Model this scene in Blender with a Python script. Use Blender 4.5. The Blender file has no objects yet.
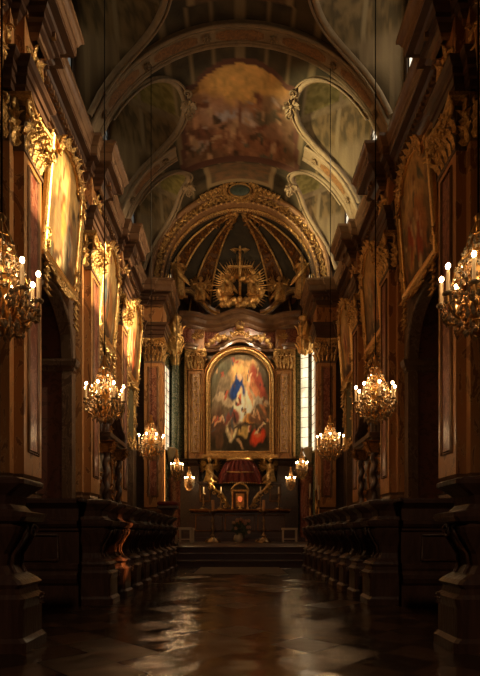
import bpy, math, random
from mathutils import Vector, Matrix, noise
random.seed(7)
PI = math.pi
sc = bpy.context.scene
COL = sc.collection

# ------------------------------------------------------------------ mesh builder
class MB:
    def __init__(s, M=None):
        s.v = []; s.f = []; s.sm = []; s.M = M or Matrix(); s.c = None
    def add(s, vs, fs, smooth=False):
        b = len(s.v); M = s.M; flip = M.determinant() < 0
        s.v += [M @ Vector(p) for p in vs]
        for f in fs:
            f = [b + i for i in f]
            s.f.append(f[::-1] if flip else f); s.sm.append(smooth)
    def box(s, x0, x1, y0, y1, z0, z1):
        s.add([(x0,y0,z0),(x1,y0,z0),(x1,y1,z0),(x0,y1,z0),(x0,y0,z1),(x1,y0,z1),(x1,y1,z1),(x0,y1,z1)],
              [(0,3,2,1),(4,5,6,7),(0,1,5,4),(1,2,6,5),(2,3,7,6),(3,0,4,7)])
    def loft(s, rings, closed=True, caps=True, smooth=True):
        n = len(rings[0]); vs = [p for r in rings for p in r]; fs = []
        for i in range(len(rings)-1):
            for j in range(n if closed else n-1):
                a = i*n+j; b = i*n+(j+1)%n
                fs.append((a, b, b+n, a+n))
        s.add(vs, fs, smooth)
        if caps and closed:
            s.add(rings[0], [tuple(range(n))[::-1]]); s.add(rings[-1], [tuple(range(n))])
    def lathe(s, prof, n=12, c=(0,0,0), sx=1, sy=1):
        s.loft([[(c[0]+r*math.cos(2*PI*k/n)*sx, c[1]+r*math.sin(2*PI*k/n)*sy, c[2]+z) for k in range(n)] for r, z in prof])
    def tube(s, pts, rad, n=6, caps=True):
        pts = [Vector(p) for p in pts]; m = len(pts)
        if not isinstance(rad, (list, tuple)): rad = [rad]*m
        rings = []; up = None
        for i, p in enumerate(pts):
            d = (pts[min(i+1, m-1)] - pts[max(i-1, 0)])
            if d.length < 1e-9: d = Vector((0,0,1))
            d.normalize()
            if up is None:
                up = Vector((0,0,1)) if abs(d.z) < .9 else Vector((0,1,0))
            a = d.cross(up)
            if a.length < 1e-6: a = d.cross(Vector((1,0,0)))
            a.normalize(); b = a.cross(d).normalized(); up = b
            rings.append([p + (a*math.cos(2*PI*k/n) + b*math.sin(2*PI*k/n))*rad[i] for k in range(n)])
        s.loft(rings, caps=caps)
    def ball(s, c, r, n=8, m=6, sx=1, sy=1, sz=1):
        rings = []
        for i in range(m+1):
            t = PI*i/m; q = max(math.sin(t), .03)
            rings.append([(c[0]+r*sx*q*math.cos(2*PI*k/n), c[1]+r*sy*q*math.sin(2*PI*k/n), c[2]-r*sz*math.cos(t)) for k in range(n)])
        s.loft(rings)
    def drop(s, c, r, h):
        x, y, z = c
        s.add([(x,y,z),(x+r,y,z-h*.6),(x,y+r,z-h*.6),(x-r,y,z-h*.6),(x,y-r,z-h*.6),(x,y,z-h)],
              [(0,1,2),(0,2,3),(0,3,4),(0,4,1),(5,2,1),(5,3,2),(5,4,3),(5,1,4)])
    def sweep(s, path, prof, smooth=False):
        """profile (offset, z) along a 2D path; offset to the right of the travel direction"""
        P = [Vector(p) for p in path]; m = len(P); N = []
        for i in range(m-1):
            d = (P[i+1]-P[i]).normalized(); N.append(Vector((d.y, -d.x)))
        rings = []
        for i in range(m):
            if i == 0: k = N[0]
            elif i == m-1: k = N[-1]
            else: k = (N[i-1]+N[i])/(1+max(-.8, N[i-1].dot(N[i])))
            rings.append([(P[i].x+k.x*o, P[i].y+k.y*o, z) for o, z in prof])
        s.loft(rings, closed=False, caps=False, smooth=smooth)
    def build(s, name, mat, parent=None, loc=None, rz=0, cols=None):
        me = bpy.data.meshes.new(name); me.from_pydata([tuple(p) for p in s.v], [], s.f)
        me.polygons.foreach_set('use_smooth', s.sm)
        if cols:
            at = me.color_attributes.new('Col', 'FLOAT_COLOR', 'POINT')
            at.data.foreach_set('color', [x for c in cols for x in (c[0], c[1], c[2], 1)])
        me.materials.append(mat); me.update()
        o = bpy.data.objects.new(name, me); COL.objects.link(o)
        if parent: o.parent = parent
        if loc: o.location = loc
        o.rotation_euler.z = rz
        return o

def frame(o, u, n):
    """matrix whose x axis is u, y axis is n (outward), z up-ish"""
    u = Vector(u).normalized(); n = Vector(n).normalized(); w = u.cross(n)
    if w.z < 0 and abs(w.z) > .5: w = -w
    M = Matrix((u, n, w)).transposed().to_4x4(); M.translation = Vector(o); return M

def thing(name, label, cat, loc=(0,0,0), rz=0, group=None):
    o = bpy.data.objects.new(name, None); COL.objects.link(o); o.empty_display_size = .2
    o.location = loc; o.rotation_euler.z = rz; o['label'] = label; o['category'] = cat
    if group: o['group'] = group
    return o
def tag(o, label, cat, group=None):
    o['label'] = label; o['category'] = cat
    if group: o['group'] = group
    return o
def struct(o, label=None):
    o['kind'] = 'structure'
    if label: o['label'] = label
    return o
KIDS = {}
def copy_tree(o, parent=None):
    c = o.copy(); COL.objects.link(c)
    if parent: c.parent = parent
    for ch in list(o.children): copy_tree(ch, c)
    return c
def dup(root, loc, rz, label, group=None):
    r = copy_tree(root); r.location = loc; r.rotation_euler.z = rz; r['label'] = label
    if group: r['group'] = group
    return r

# ------------------------------------------------------------------ materials
def mat(name, base, rough=.5, metal=0, c2=None, scale=3, dist=2, bump=0, bscale=30, vein=None, spec=.5, stretch=(1,1,1), coat=0):
    m = bpy.data.materials.new(name); m.use_nodes = True; nt = m.node_tree; N = nt.nodes; L = nt.links
    b = N['Principled BSDF']; b.inputs['Roughness'].default_value = rough; b.inputs['Metallic'].default_value = metal
    b.inputs['Base Color'].default_value = (*base, 1); b.inputs['Specular IOR Level'].default_value = spec
    b.inputs['Coat Weight'].default_value = coat
    tc = N.new('ShaderNodeTexCoord'); mp = N.new('ShaderNodeMapping'); mp.inputs['Scale'].default_value = stretch
    L.new(tc.outputs['Object'], mp.inputs['Vector'])
    if c2:
        n = N.new('ShaderNodeTexNoise'); n.inputs['Scale'].default_value = scale; n.inputs['Detail'].default_value = 6
        n.inputs['Distortion'].default_value = dist; n.inputs['Roughness'].default_value = .65
        L.new(mp.outputs[0], n.inputs['Vector'])
        r = N.new('ShaderNodeValToRGB'); e = r.color_ramp.elements
        e[0].position = .35; e[0].color = (*base, 1); e[1].position = .65; e[1].color = (*c2, 1)
        if vein:
            e[0].position = .3; k = e.new(.5); k.color = (*base, 1)
            v = e.new(.53); v.color = (*vein, 1); w = e.new(.56); w.color = (*c2, 1)
        L.new(n.outputs['Fac'], r.inputs[0]); L.new(r.outputs[0], b.inputs['Base Color'])
    if bump:
        n2 = N.new('ShaderNodeTexNoise'); n2.inputs['Scale'].default_value = bscale; n2.inputs['Detail'].default_value = 4
        L.new(mp.outputs[0], n2.inputs['Vector'])
        bp = N.new('ShaderNodeBump'); bp.inputs['Strength'].default_value = bump; bp.inputs['Distance'].default_value = .05
        L.new(n2.outputs['Fac'], bp.inputs['Height']); L.new(bp.outputs[0], b.inputs['Normal'])
    return m
def attr_mat(name, rough=.7, bump=.2, spec=.3):
    m = mat(name, (.5,.5,.5), rough, bump=bump, bscale=14, spec=spec); nt = m.node_tree
    a = nt.nodes.new('ShaderNodeAttribute'); a.attribute_name = 'Col'
    nt.links.new(a.outputs['Color'], nt.nodes['Principled BSDF'].inputs['Base Color']); return m
def emis(name, col, st, surf=None):
    m = bpy.data.materials.new(name); m.use_nodes = True; nt = m.node_tree; nt.nodes.clear()
    e = nt.nodes.new('ShaderNodeEmission'); e.inputs[0].default_value = (*col, 1); e.inputs[1].default_value = st
    o = nt.nodes.new('ShaderNodeOutputMaterial'); nt.links.new(e.outputs[0], o.inputs[0]); return m

ORANGE = mat('ochre_marble', (.46,.21,.075), .33, c2=(.24,.10,.038), scale=1.6, dist=3, vein=(.58,.34,.15), stretch=(1,1,.45))
REDM   = mat('red_marble', (.17,.045,.028), .28, c2=(.30,.095,.05), scale=3, dist=4, vein=(.45,.25,.18), stretch=(1,1,.5))
ROSE   = mat('rose_brown_marble', (.27,.155,.085), .26, c2=(.17,.09,.05), scale=1.2, dist=1.5)
UMBER  = mat('umber_marble', (.10,.052,.032), .28, c2=(.06,.032,.022), scale=1.5, dist=2)
DARKM  = mat('dark_liver_marble', (.06,.028,.02), .3, c2=(.035,.018,.013), scale=3, dist=3, vein=(.12,.07,.05))
GREEN  = mat('green_marble', (.05,.07,.035), .25, c2=(.14,.13,.06), scale=4, dist=4, vein=(.35,.3,.2))
GREY   = mat('taupe_marble', (.14,.085,.05), .4, c2=(.10,.055,.035), scale=2, dist=3, vein=(.26,.17,.11), stretch=(1,1,.4))
GOLD   = mat('gilding', (.88,.57,.22), .32, .8, c2=(.42,.23,.08), scale=9, dist=1, bump=.6, bscale=35)
GOLDB  = mat('bright_gilding', (1.0,.68,.28), .32, .85, c2=(.8,.45,.14), scale=8, bump=.3, bscale=40)
DKGOLD = mat('dull_gilding', (.42,.19,.055), .42, 1, c2=(.16,.07,.025), scale=8, bump=.6, bscale=35)
WOOD   = mat('dark_oak', (.085,.042,.026), .33, c2=(.045,.022,.014), scale=3, dist=3, bump=.12, stretch=(1,1,.25), coat=.2)
WOOD2  = mat('carved_walnut', (.11,.052,.027), .34, c2=(.03,.014,.008), scale=5, dist=2, bump=.3)
STUCCO = mat('cream_stucco', (.38,.27,.15), .65, c2=(.27,.19,.11), scale=2.5, bump=.25, bscale=12)
PLAST  = mat('brown_plaster', (.10,.06,.04), .7, c2=(.06,.038,.025), scale=2)
CHAPEL = mat('chapel_marble', (.20,.085,.06), .5, c2=(.12,.055,.04), scale=2, vein=(.2,.11,.08), dist=3)
RELIEF = mat('stucco_relief', (.30,.20,.10), .6, c2=(.18,.12,.06), scale=4, bump=.4, bscale=10)
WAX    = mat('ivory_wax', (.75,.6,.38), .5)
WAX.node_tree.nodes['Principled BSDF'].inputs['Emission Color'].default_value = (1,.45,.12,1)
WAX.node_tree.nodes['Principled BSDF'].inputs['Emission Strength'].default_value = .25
WAXC   = mat('plain_wax', (.6,.45,.28), .5)
CRYST  = mat('crystal', (1,.86,.60), .14, .7, c2=(.55,.34,.15), scale=30)
BRASS  = mat('brass', (.75,.43,.14), .3, 1)
IRON   = mat('dark_iron', (.008,.006,.005), .8, 0, spec=.1)
SILVER = mat('old_silver', (.34,.22,.11), .35, 1)
FLAME  = emis('candle_flame', (1,.66,.32), 60)
REDCL  = mat('crimson_cloth', (.22,.025,.016), .6, c2=(.10,.012,.009), scale=6, bump=.3)
LINEN  = mat('linen', (.5,.4,.28), .8, bump=.2)
BLACK  = mat('black_paint', (.012,.009,.008), .5)
RUG    = mat('beige_mat', (.13,.09,.055), .85, c2=(.10,.07,.045), scale=20)
FLOWER = mat('petals', (.45,.16,.10), .6, c2=(.55,.4,.25), scale=12)
LEAFM  = mat('leaves', (.04,.06,.02), .6, c2=(.07,.08,.03), scale=12)
STEPM  = mat('red_brown_stone', (.055,.022,.016), .35, c2=(.035,.015,.012), scale=3)
GLOW   = emis('vigil_lamp_glow', (1,.20,.05), .7)
SLATE  = mat('slate_green_enamel', (.10,.13,.11), .3, c2=(.05,.07,.06), scale=5)

def glass(name, col, st, sc_=(1,3.2)):
    m = bpy.data.materials.new(name); m.use_nodes = True; nt = m.node_tree; N = nt.nodes; L = nt.links; N.clear()
    out = N.new('ShaderNodeOutputMaterial'); add = N.new('ShaderNodeAddShader')
    tr = N.new('ShaderNodeBsdfTransparent'); tr.inputs[0].default_value = (1,.86,.62,1)
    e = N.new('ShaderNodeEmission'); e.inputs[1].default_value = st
    tc = N.new('ShaderNodeTexCoord'); n = N.new('ShaderNodeTexNoise'); n.inputs['Scale'].default_value = 1.3; n.inputs['Detail'].default_value = 3
    L.new(tc.outputs['Object'], n.inputs['Vector'])
    r = N.new('ShaderNodeValToRGB'); r.color_ramp.elements[0].position = .3; r.color_ramp.elements[0].color = (col[0]*.45, col[1]*.40, col[2]*.36, 1)
    r.color_ramp.elements[1].position = .6; r.color_ramp.elements[1].color = (*col, 1)
    L.new(n.outputs['Fac'], r.inputs[0]); L.new(r.outputs[0], e.inputs[0])
    L.new(tr.outputs[0], add.inputs[0]); L.new(e.outputs[0], add.inputs[1]); L.new(add.outputs[0], out.inputs[0]); return m
PANE  = glass('leaded_daylight_glass', (1,.80,.52), 1.5)
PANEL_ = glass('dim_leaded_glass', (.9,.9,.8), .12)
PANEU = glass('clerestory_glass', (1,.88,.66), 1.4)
LEAD  = mat('window_lead', (.03,.025,.02), .5, .5)

def floor_mat():
    m = mat('stone_floor', (.1,.07,.05), .25); nt = m.node_tree; N = nt.nodes; L = nt.links; b = N['Principled BSDF']
    tc = N.new('ShaderNodeTexCoord'); mp = N.new('ShaderNodeMapping'); mp.inputs['Rotation'].default_value = (0,0,PI/4)
    mp.inputs['Location'].default_value = (.3,.1,0)
    L.new(tc.outputs['Object'], mp.inputs[0])
    ck = N.new('ShaderNodeTexChecker'); ck.inputs['Scale'].default_value = 1/.36
    ck.inputs[1].default_value = (.12,.066,.036,1); ck.inputs[2].default_value = (.045,.026,.016,1); L.new(mp.outputs[0], ck.inputs[0])
    n = N.new('ShaderNodeTexNoise'); n.inputs['Scale'].default_value = 2.2; n.inputs['Detail'].default_value = 6; L.new(tc.outputs['Object'], n.inputs[0])
    mx = N.new('ShaderNodeMixRGB'); mx.blend_type = 'MULTIPLY'; mx.inputs[0].default_value = .7
    L.new(ck.outputs[0], mx.inputs[1]); L.new(n.outputs['Fac'], mx.inputs[2])
    # joints between the slabs
    sp = N.new('ShaderNodeSeparateXYZ'); L.new(mp.outputs[0], sp.inputs[0]); gs = []
    for a in ('X','Y'):
        k = N.new('ShaderNodeMath'); k.operation = 'PINGPONG'; k.inputs[1].default_value = .18; L.new(sp.outputs[a], k.inputs[0])
        g = N.new('ShaderNodeMath'); g.operation = 'GREATER_THAN'; g.inputs[1].default_value = .008; L.new(k.outputs[0], g.inputs[0]); gs.append(g)
    mu = N.new('ShaderNodeMath'); mu.operation = 'MULTIPLY'; L.new(gs[0].outputs[0], mu.inputs[0]); L.new(gs[1].outputs[0], mu.inputs[1])
    mj = N.new('ShaderNodeMixRGB'); mj.inputs[1].default_value = (.02,.013,.009,1); L.new(mu.outputs[0], mj.inputs[0]); L.new(mx.outputs[0], mj.inputs[2])
    L.new(mj.outputs[0], b.inputs['Base Color'])
    sn = N.new('ShaderNodeVectorMath'); sn.operation = 'SNAP'; sn.inputs[1].default_value = (.36,.36,10); L.new(mp.outputs[0], sn.inputs[0])
    wn = N.new('ShaderNodeTexWhiteNoise'); L.new(sn.outputs[0], wn.inputs[0])
    rr = N.new('ShaderNodeMapRange'); rr.inputs[3].default_value = .11; rr.inputs[4].default_value = .30
    L.new(wn.outputs['Value'], rr.inputs[0]); L.new(rr.outputs[0], b.inputs['Roughness'])
    # every slab lies at its own slight tilt, and is worn a little hollow
    n3 = N.new('ShaderNodeTexNoise'); n3.inputs['Scale'].default_value = 2.4; n3.inputs['Detail'].default_value = 2; L.new(tc.outputs['Object'], n3.inputs[0])
    dt = N.new('ShaderNodeVectorMath'); dt.operation = 'DOT_PRODUCT'; L.new(mp.outputs[0], dt.inputs[0])
    sb = N.new('ShaderNodeVectorMath'); sb.operation = 'SUBTRACT'; sb.inputs[1].default_value = (.5,.5,.5); L.new(wn.outputs['Color'], sb.inputs[0]); L.new(sb.outputs[0], dt.inputs[1])
    lo = N.new('ShaderNodeVectorMath'); lo.operation = 'SUBTRACT'; L.new(mp.outputs[0], lo.inputs[0]); L.new(sn.outputs[0], lo.inputs[1]); L.new(lo.outputs[0], dt.inputs[0])
    ad = N.new('ShaderNodeMath'); ad.operation = 'MULTIPLY_ADD'; ad.inputs[1].default_value = .28; L.new(dt.outputs['Value'], ad.inputs[0]); L.new(n3.outputs['Fac'], ad.inputs[2])
    bp = N.new('ShaderNodeBump'); bp.inputs['Strength'].default_value = .32; bp.inputs['Distance'].default_value = .06
    L.new(ad.outputs[0], bp.inputs['Height'])
    bp2 = N.new('ShaderNodeBump'); bp2.inputs['Strength'].default_value = .5; bp2.inputs['Distance'].default_value = .004
    L.new(mu.outputs[0], bp2.inputs['Height']); L.new(bp.outputs[0], bp2.inputs['Normal']); L.new(bp2.outputs[0], b.inputs['Normal'])
    b.inputs['Specular IOR Level'].default_value = .6; b.inputs['Specular Tint'].default_value = (1,.52,.20,1)
    return m
FLOORM = floor_mat()
CEILM = attr_mat('frescoed_vault', .8, .25)
CANVAS = attr_mat('oil_canvas', .42, .15, .4)

# ------------------------------------------------------------------ ornament kit
def scroll(mb, c, r, turns=1.5, th=.3, flip=1, a0=0, n=14, sides=5, depth=.0):
    """spiral tube in the local xz plane around c, bulging along +y"""
    pts = []; rad = []
    for i in range(n+1):
        t = i/n; R = r*(1-.82*t); a = a0+flip*turns*2*PI*t
        pts.append((c[0]+R*math.cos(a), c[1]+depth*t, c[2]+R*math.sin(a))); rad.append(r*th*(1-.55*t))
    mb.tube(pts, rad, sides)
def leaf(mb, c, ang, L, W, out=.06, curl=.5, n=5, axis=None):
    """acanthus leaf: rises along ang in local xz, curls out along +y; built with a raised midrib and a back"""
    dx, dz = math.cos(ang), math.sin(ang); px, pz = -dz, dx; rings = []
    for i in range(n+1):
        t = i/n; w = W*(math.sin(PI*min(1, .18+.82*t))**.7)*(1.15 if i % 2 else .72) if i < n else W*.08
        y = c[1]+out*(.35+math.sin(t*PI*.5)*.9)+curl*L*.5*t*t*t; s = L*(t-.25*curl*t**3)
        cx, cz = c[0]+dx*s, c[2]+dz*s
        rings.append([(cx-px*w/2, y-.25*out, cz-pz*w/2), (cx, y+out*.5, cz), (cx+px*w/2, y-.25*out, cz+pz*w/2), (cx, y-out*.9, cz)])
    mb.loft(rings, smooth=False)
def rosette(mb, c, r, petals=8):
    for k in range(petals):
        leaf(mb, c, 2*PI*k/petals, r, r*.6, out=r*.25, curl=.2, n=4)
    mb.ball((c[0], c[1]+r*.25, c[2]), r*.25, 6, 4)
def clutter(mb, x0, x1, z0, z1, y, n, s, rng, dense=1.0):
    """a field of scrolls and leaves"""
    for i in range(n):
        x = rng.uniform(x0, x1); z = rng.uniform(z0, z1); k = rng.uniform(.6, 1.25)*s
        if rng.random() < .55: scroll(mb, (x, y+rng.uniform(0, .5)*s, z), k*.6, rng.choice((1, 1.4)), .3, rng.choice((-1, 1)), rng.uniform(0, 6.28), 9, 4)
        else: leaf(mb, (x, y, z), rng.uniform(0, 6.28), k*1.3, k*.6, out=k*.22, curl=.4, n=4)
def capital(mb, w, d, h, side=True, bell=None):
    """Corinthian capital; local x width, y out (0 wall .. d front), z up"""
    hw = w/2
    (bell or mb).loft([[(-a, 0, z), (a, 0, z), (a, b, z), (-a, b, z)] for a, b, z in
             ((hw*.98, d, 0), (hw*.95, d*.97, .1*h), (hw*.98, d*1.0, .5*h), (hw*1.1, d*1.25, .8*h))], smooth=False)
    (bell or mb).loft([[(-a, 0, z), (a, 0, z), (a, b, z), (-a, b, z)] for a, b, z in
             ((hw*1.08, d+.03, -.07*h), (hw*1.08, d+.03, 0),)], smooth=False)
    # abacus
    ab = hw*1.22; rings = []
    for z, g in ((.86*h, 0), (.9*h, .02), (.92*h, .05), (h, .05)):
        rings.append([(-ab-g, 0, z), (-ab-g, d+.15+g, z), (-ab*.5, d+.09+g, z), (0, d+.06+g, z), (ab*.5, d+.09+g, z), (ab+g, d+.15+g, z), (ab+g, 0, z)])
    mb.loft(rings, smooth=False)
    nl = 5
    for row, (zb, L, o) in enumerate(((.02*h, .40*h, .05), (.28*h, .42*h, .08))):
        cnt = nl if row == 0 else nl+1
        for i in range(cnt):
            x = -hw+w*(i+.5)/cnt if row == 0 else -hw+w*i/(cnt-1)
            leaf(mb, (x, d, zb), PI/2+.3*math.sin(i*7.3+row*2.1+w), L, w/nl*.8, out=o, curl=.95, n=6); mb.ball((x, d+o+.42*L*.95, zb+L*.8), w*.045, 6, 4)
    for sx in (-1, 1):
        scroll(mb, (sx*hw*1.02, d+.13, .72*h), .15*h, 1.6, .33, -sx, PI/2, 16, 6)
        scroll(mb, (sx*hw*.35, d+.1, .74*h), .1*h, 1.4, .33, sx, PI/2, 12, 5)
        if side:
            M0 = mb.M
            mb.M = M0 @ frame((sx*hw*.98, d*.5, 0), (0, -sx, 0), (sx, 0, 0))
            for zb, L in ((.02*h, .42*h), (.28*h, .42*h)): leaf(mb, (0, 0, zb), PI/2, L, min(d, w)*.8, out=.06, curl=.7, n=6)
            scroll(mb, (0, .1, .72*h), .13*h, 1.5, .33, 1, PI/2, 12, 5)
            mb.M = M0
    rosette(mb, (0, d+.1, .9*h), .09*h+.03, 6)
    clutter(mb, -hw*1.05, hw*1.05, .38*h, .85*h, d+.05, 12, .15, random.Random(int(w*1000)))

# ------------------------------------------------------------------ key dimensions
WX = 4.6                       # wall plane
PC = [10.2, 14.6, 18.3]      # pilaster centres along the nave
BAYS = [(8.0, 1.4), (12.35, 1.6), (16.25, 1.45), (20.35, 1.72)]
RC = [10.0, 14.3, 17.95]
CY = 22.2
ZC = 10.93                     # vault springing centre
ENT = 9.35

def side_M(s):                 # local x along +Y, local y towards the nave axis
    return Matrix(((0, -s, 0, s*WX), (1, 0, 0, 0), (0, 0, 1, 0), (0, 0, 0, 1)))
# ------------------------------------------------------------------ floor
mb = MB(); mb.box(-6.6, 6.6, -5, 27.5, -.2, 0); struct(mb.build('floor', FLOORM), 'polished stone floor of diagonal light and dark slabs')

# ------------------------------------------------------------------ walls with openings
def wall(mb, L, z0, z1, ops, th, u0=0.0):
    """strip wall in local xz plane (front y=0, back y=-th) with openings (ua, ub, za, zspring, arched)"""
    us = {u0, L}
    for (a, b, za, zs, ar) in ops:
        for i in range(17 if ar else 2): us.add(a+(b-a)*(i/(16 if ar else 1)))
    us = sorted(us)
    def top(o, u):
        a, b, za, zs, ar = o
        if not ar: return zs
        r = (b-a)/2; return zs+ar*math.sqrt(max(0, r*r-(u-(a+b)/2)**2))
    for i in range(len(us)-1):
        p, q = us[i], us[i+1]; o = next((o for o in ops if o[0]-1e-6 <= p and q <= o[1]+1e-6), None)
        quads = [((p, z0), (q, z0), (q, z1), (p, z1))] if not o else \
                ([((p, z0), (q, z0), (q, o[2]), (p, o[2]))] if o[2] > z0 else []) + [((p, top(o, p)), (q, top(o, q)), (q, z1), (p, z1))]
        for Q in quads:
            for y, fl in ((0, 1), (-th, 0)):
                vs = [(u, y, z) for u, z in Q]; mb.add(vs, [(0,1,2,3) if fl else (3,2,1,0)])
        if o: 
            mb.add([(p,0,top(o,p)),(q,0,top(o,q)),(q,-th,top(o,q)),(p,-th,top(o,p))], [(0,1,2,3)])
            if o[2] > z0: mb.add([(p,0,o[2]),(q,0,o[2]),(q,-th,o[2]),(p,-th,o[2])], [(3,2,1,0)])
    for (a, b, za, zs, ar) in ops:
        for u in (a, b): mb.add([(u,0,za),(u,-th,za),(u,-th,zs),(u,0,zs)], [(0,1,2,3)])

ARCH = [(8.0, 1.15), (12.4, 1.28), (16.45, 1.1), (20.35, 1.15)]
win_n = [0]
def window(M, a, b, z0, zs, ar, y, pane, nu=3, nv=7, label='tall leaded window'):
    """leaded window filling an opening (local coords)"""
    win_n[0] += 1
    m = MB(M); pts = [(a, y, z0), (b, y, z0)]
    if ar:
        r = (b-a)/2; c = (a+b)/2
        pts += [(c+r*math.cos(PI*k/14), y, zs+ar*r*math.sin(PI*k/14)) for k in range(15)]
    else: pts += [(b, y, zs), (a, y, zs)]
    m.add(pts, [tuple(range(len(pts)))]); 
    fr = MB(M); 
    outline = pts + [pts[0]]
    for p, q in zip(outline, outline[1:]):
        if (Vector(p)-Vector(q)).length > 1e-4: fr.tube([p, q], .035, 4)
    o = struct(fr.build('window_%d' % win_n[0], LEAD), label)
    g = m.build('glass', pane, o)
    br = MB(M); zt = zs+(ar*(b-a)/2 if ar else 0)
    for i in range(1, nu): 
        u = a+(b-a)*i/nu; zz = zs+(ar*math.sqrt(max(0, ((b-a)/2)**2-(u-(a+b)/2)**2)) if ar else 0)
        br.tube([(u, y+.01, z0), (u, y+.01, zz)], .014, 4)
    for i in range(1, nv):
        z = z0+(zt-z0)*i/nv
        if z < zs: br.tube([(a, y+.01, z), (b, y+.01, z)], .014, 4)
        elif ar:
            k = math.sqrt(max(0, ((b-a)/2)**2-((z-zs)/ar)**2)); c = (a+b)/2; br.tube([(c-k, y+.01, z), (c+k, y+.01, z)], .014, 4)
    br.build('glazing_bars', LEAD, o)
    return o

for s, nm in ((-1, 'left'), (1, 'right')):
    M = side_M(s)
    mb = MB(M)
    wall(mb, CY, 0, 11.6, [(c-r, c+r, 0, 5.6, 1) for c, r in ARCH], .28, 2.0)
    mb.box(-5, 2.0, -.28, 0, 0, 11.6)
    # shallow chapels behind the arches
    for c, r in ARCH:
        mb.add([(c-r-.3,-1.7,0),(c+r+.3,-1.7,0),(c+r+.3,-1.7,7.4),(c-r-.3,-1.7,7.4)], [(0,1,2,3)])
        mb.add([(c-r-.3,-.28,7.4),(c+r+.3,-.28,7.4),(c+r+.3,-1.7,7.4),(c-r-.3,-1.7,7.4)], [(0,1,2,3)])
        for u in (c-r-.3, c+r+.3): mb.add([(u,-.28,0),(u,-1.7,0),(u,-1.7,7.4),(u,-.28,7.4)], [(0,1,2,3)])
    w = struct(mb.build('wall_'+nm, GREY), nm+' nave wall of taupe marble with arched chapel openings')
    # upper wall with lunette windows
    mb = MB(Matrix.Translation((s*-.02, 0, 0)) @ M)
    ops = [(c-b*.7, c+b*.86, 12.3, 14.8, .15) for c, b in BAYS]
    wall(mb, CY, 11.6, 16.6, ops, .35, 2.0)
    mb.box(-5, 2.0, -.3, 0, 11.6, 16.6)
    mb.build('upper_wall', PLAST, w)
    for (a, b_, z0, zs, ar) in ops:
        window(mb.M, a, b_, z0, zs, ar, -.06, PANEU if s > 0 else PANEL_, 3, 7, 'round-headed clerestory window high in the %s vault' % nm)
    # ledge at impost + archivolts + chapel panelling
    tr = MB(M); pn = MB(M)
    for c, r in ARCH:
        prof = [(0, 5.25), (.06, 5.3), (.06, 5.38), (.12, 5.42), (.16, 5.52), (.16, 5.58), (0, 5.6)]
        tr.sweep([(c+r+.04, -1.6), (c+r+.04-.0, 0.0), (c+r+.2, 0.0)][::-1] , [(o, z) for o, z in prof])
        tr.sweep([(c-r-.2, 0), (c-r-.04, 0), (c-r-.04, -1.6)][::-1], [(-o, z) for o, z in prof])
        pts = [(c+(r+.06)*math.cos(PI*k/20), .0, 5.6+(r+.06)*math.sin(PI*k/20)) for k in range(21)]
        tr.tube(pts, .06, 6); tr.tube([(c+(r+.16)*math.cos(PI*k/20), .0, 5.6+(r+.16)*math.sin(PI*k/20)) for k in range(21)], .035, 6)
        # panelled far reveal (faces the door end)
        for (za, zb) in ((1.3, 4.9), (6.0-.3, 6.9)):
            u = c+r+.28
            for k in range(2):
                g = .12*k; y0, y1 = -1.5+g, -.42-g
                if y1-y0 > .2: pn.tube([(u-.03,y0,za+g),(u-.03,y1,za+g),(u-.03,y1,zb-g),(u-.03,y0,zb-g),(u-.03,y0,za+g)], .025, 4)
    tr.build('arch_moulding', GREY, w)
    dk = MB(M)
    for c, r in ARCH:
        dk.box(c+r+.2, c+r+.29, -1.69, -.29, 0, 7.38)
        dk.box(c-r-.29, c-r-.2, -1.69, -.29, 0, 7.38)
        dk.box(c-r-.2, c+r+.2, -1.69, -1.62, 0, 7.38)
    dk.build('chapel_lining', CHAPEL, w)
    pn.build('chapel_panelling', REDM, w)

mb = MB(); mb.box(-6.6, 6.6, -5.2, -5, 0, 16.6); struct(mb.build('wall_back', PLAST), 'plain entrance wall behind the viewer')

# ------------------------------------------------------------------ entablature
ARCHI = [(0,9.35),(.05,9.35),(.05,9.5),(.09,9.52),(.09,9.68),(.13,9.7),(.13,9.84),(.19,9.88),(.23,9.95),(.23,9.99),(.03,10.02)]
FRZ = [(.03,10.0),(.03,10.96)]
CORN = [(.03,10.7),(.09,10.72),(.11,10.78),(.17,10.84),(.19,10.9),(.26,10.93),(.26,11.03),(.33,11.08),(.36,11.14),(.50,11.17),(.50,11.2),
        (.53,11.22),(.53,11.42),(.56,11.44),(.58,11.5),(.62,11.57),(.66,11.60),(.66,11.68),(0,11.74)]
def ent_path(s, cor=False):
    b, p, q = WX, WX-.18, WX-.38; P = [(b, 2.0)]; u, v = .62, .44
    if cor: q -= .13; u, v = .42, .16
    for c in PC:
        P += [(b, c-u), (p, c-u), (p, c-v), (q, c-v), (q, c+v), (p, c+v), (p, c+u), (b, c+u)]
    e = CY-.36
    P += [(b, e-.15), (4.22, e-.15), (4.22, e), (3.38, e), (3.38, CY+.6)] if not cor else [(b, e-.1), (4.15, e-.1), (4.15, e), (3.46, e), (3.46, CY+1.3)]
    return P
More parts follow.
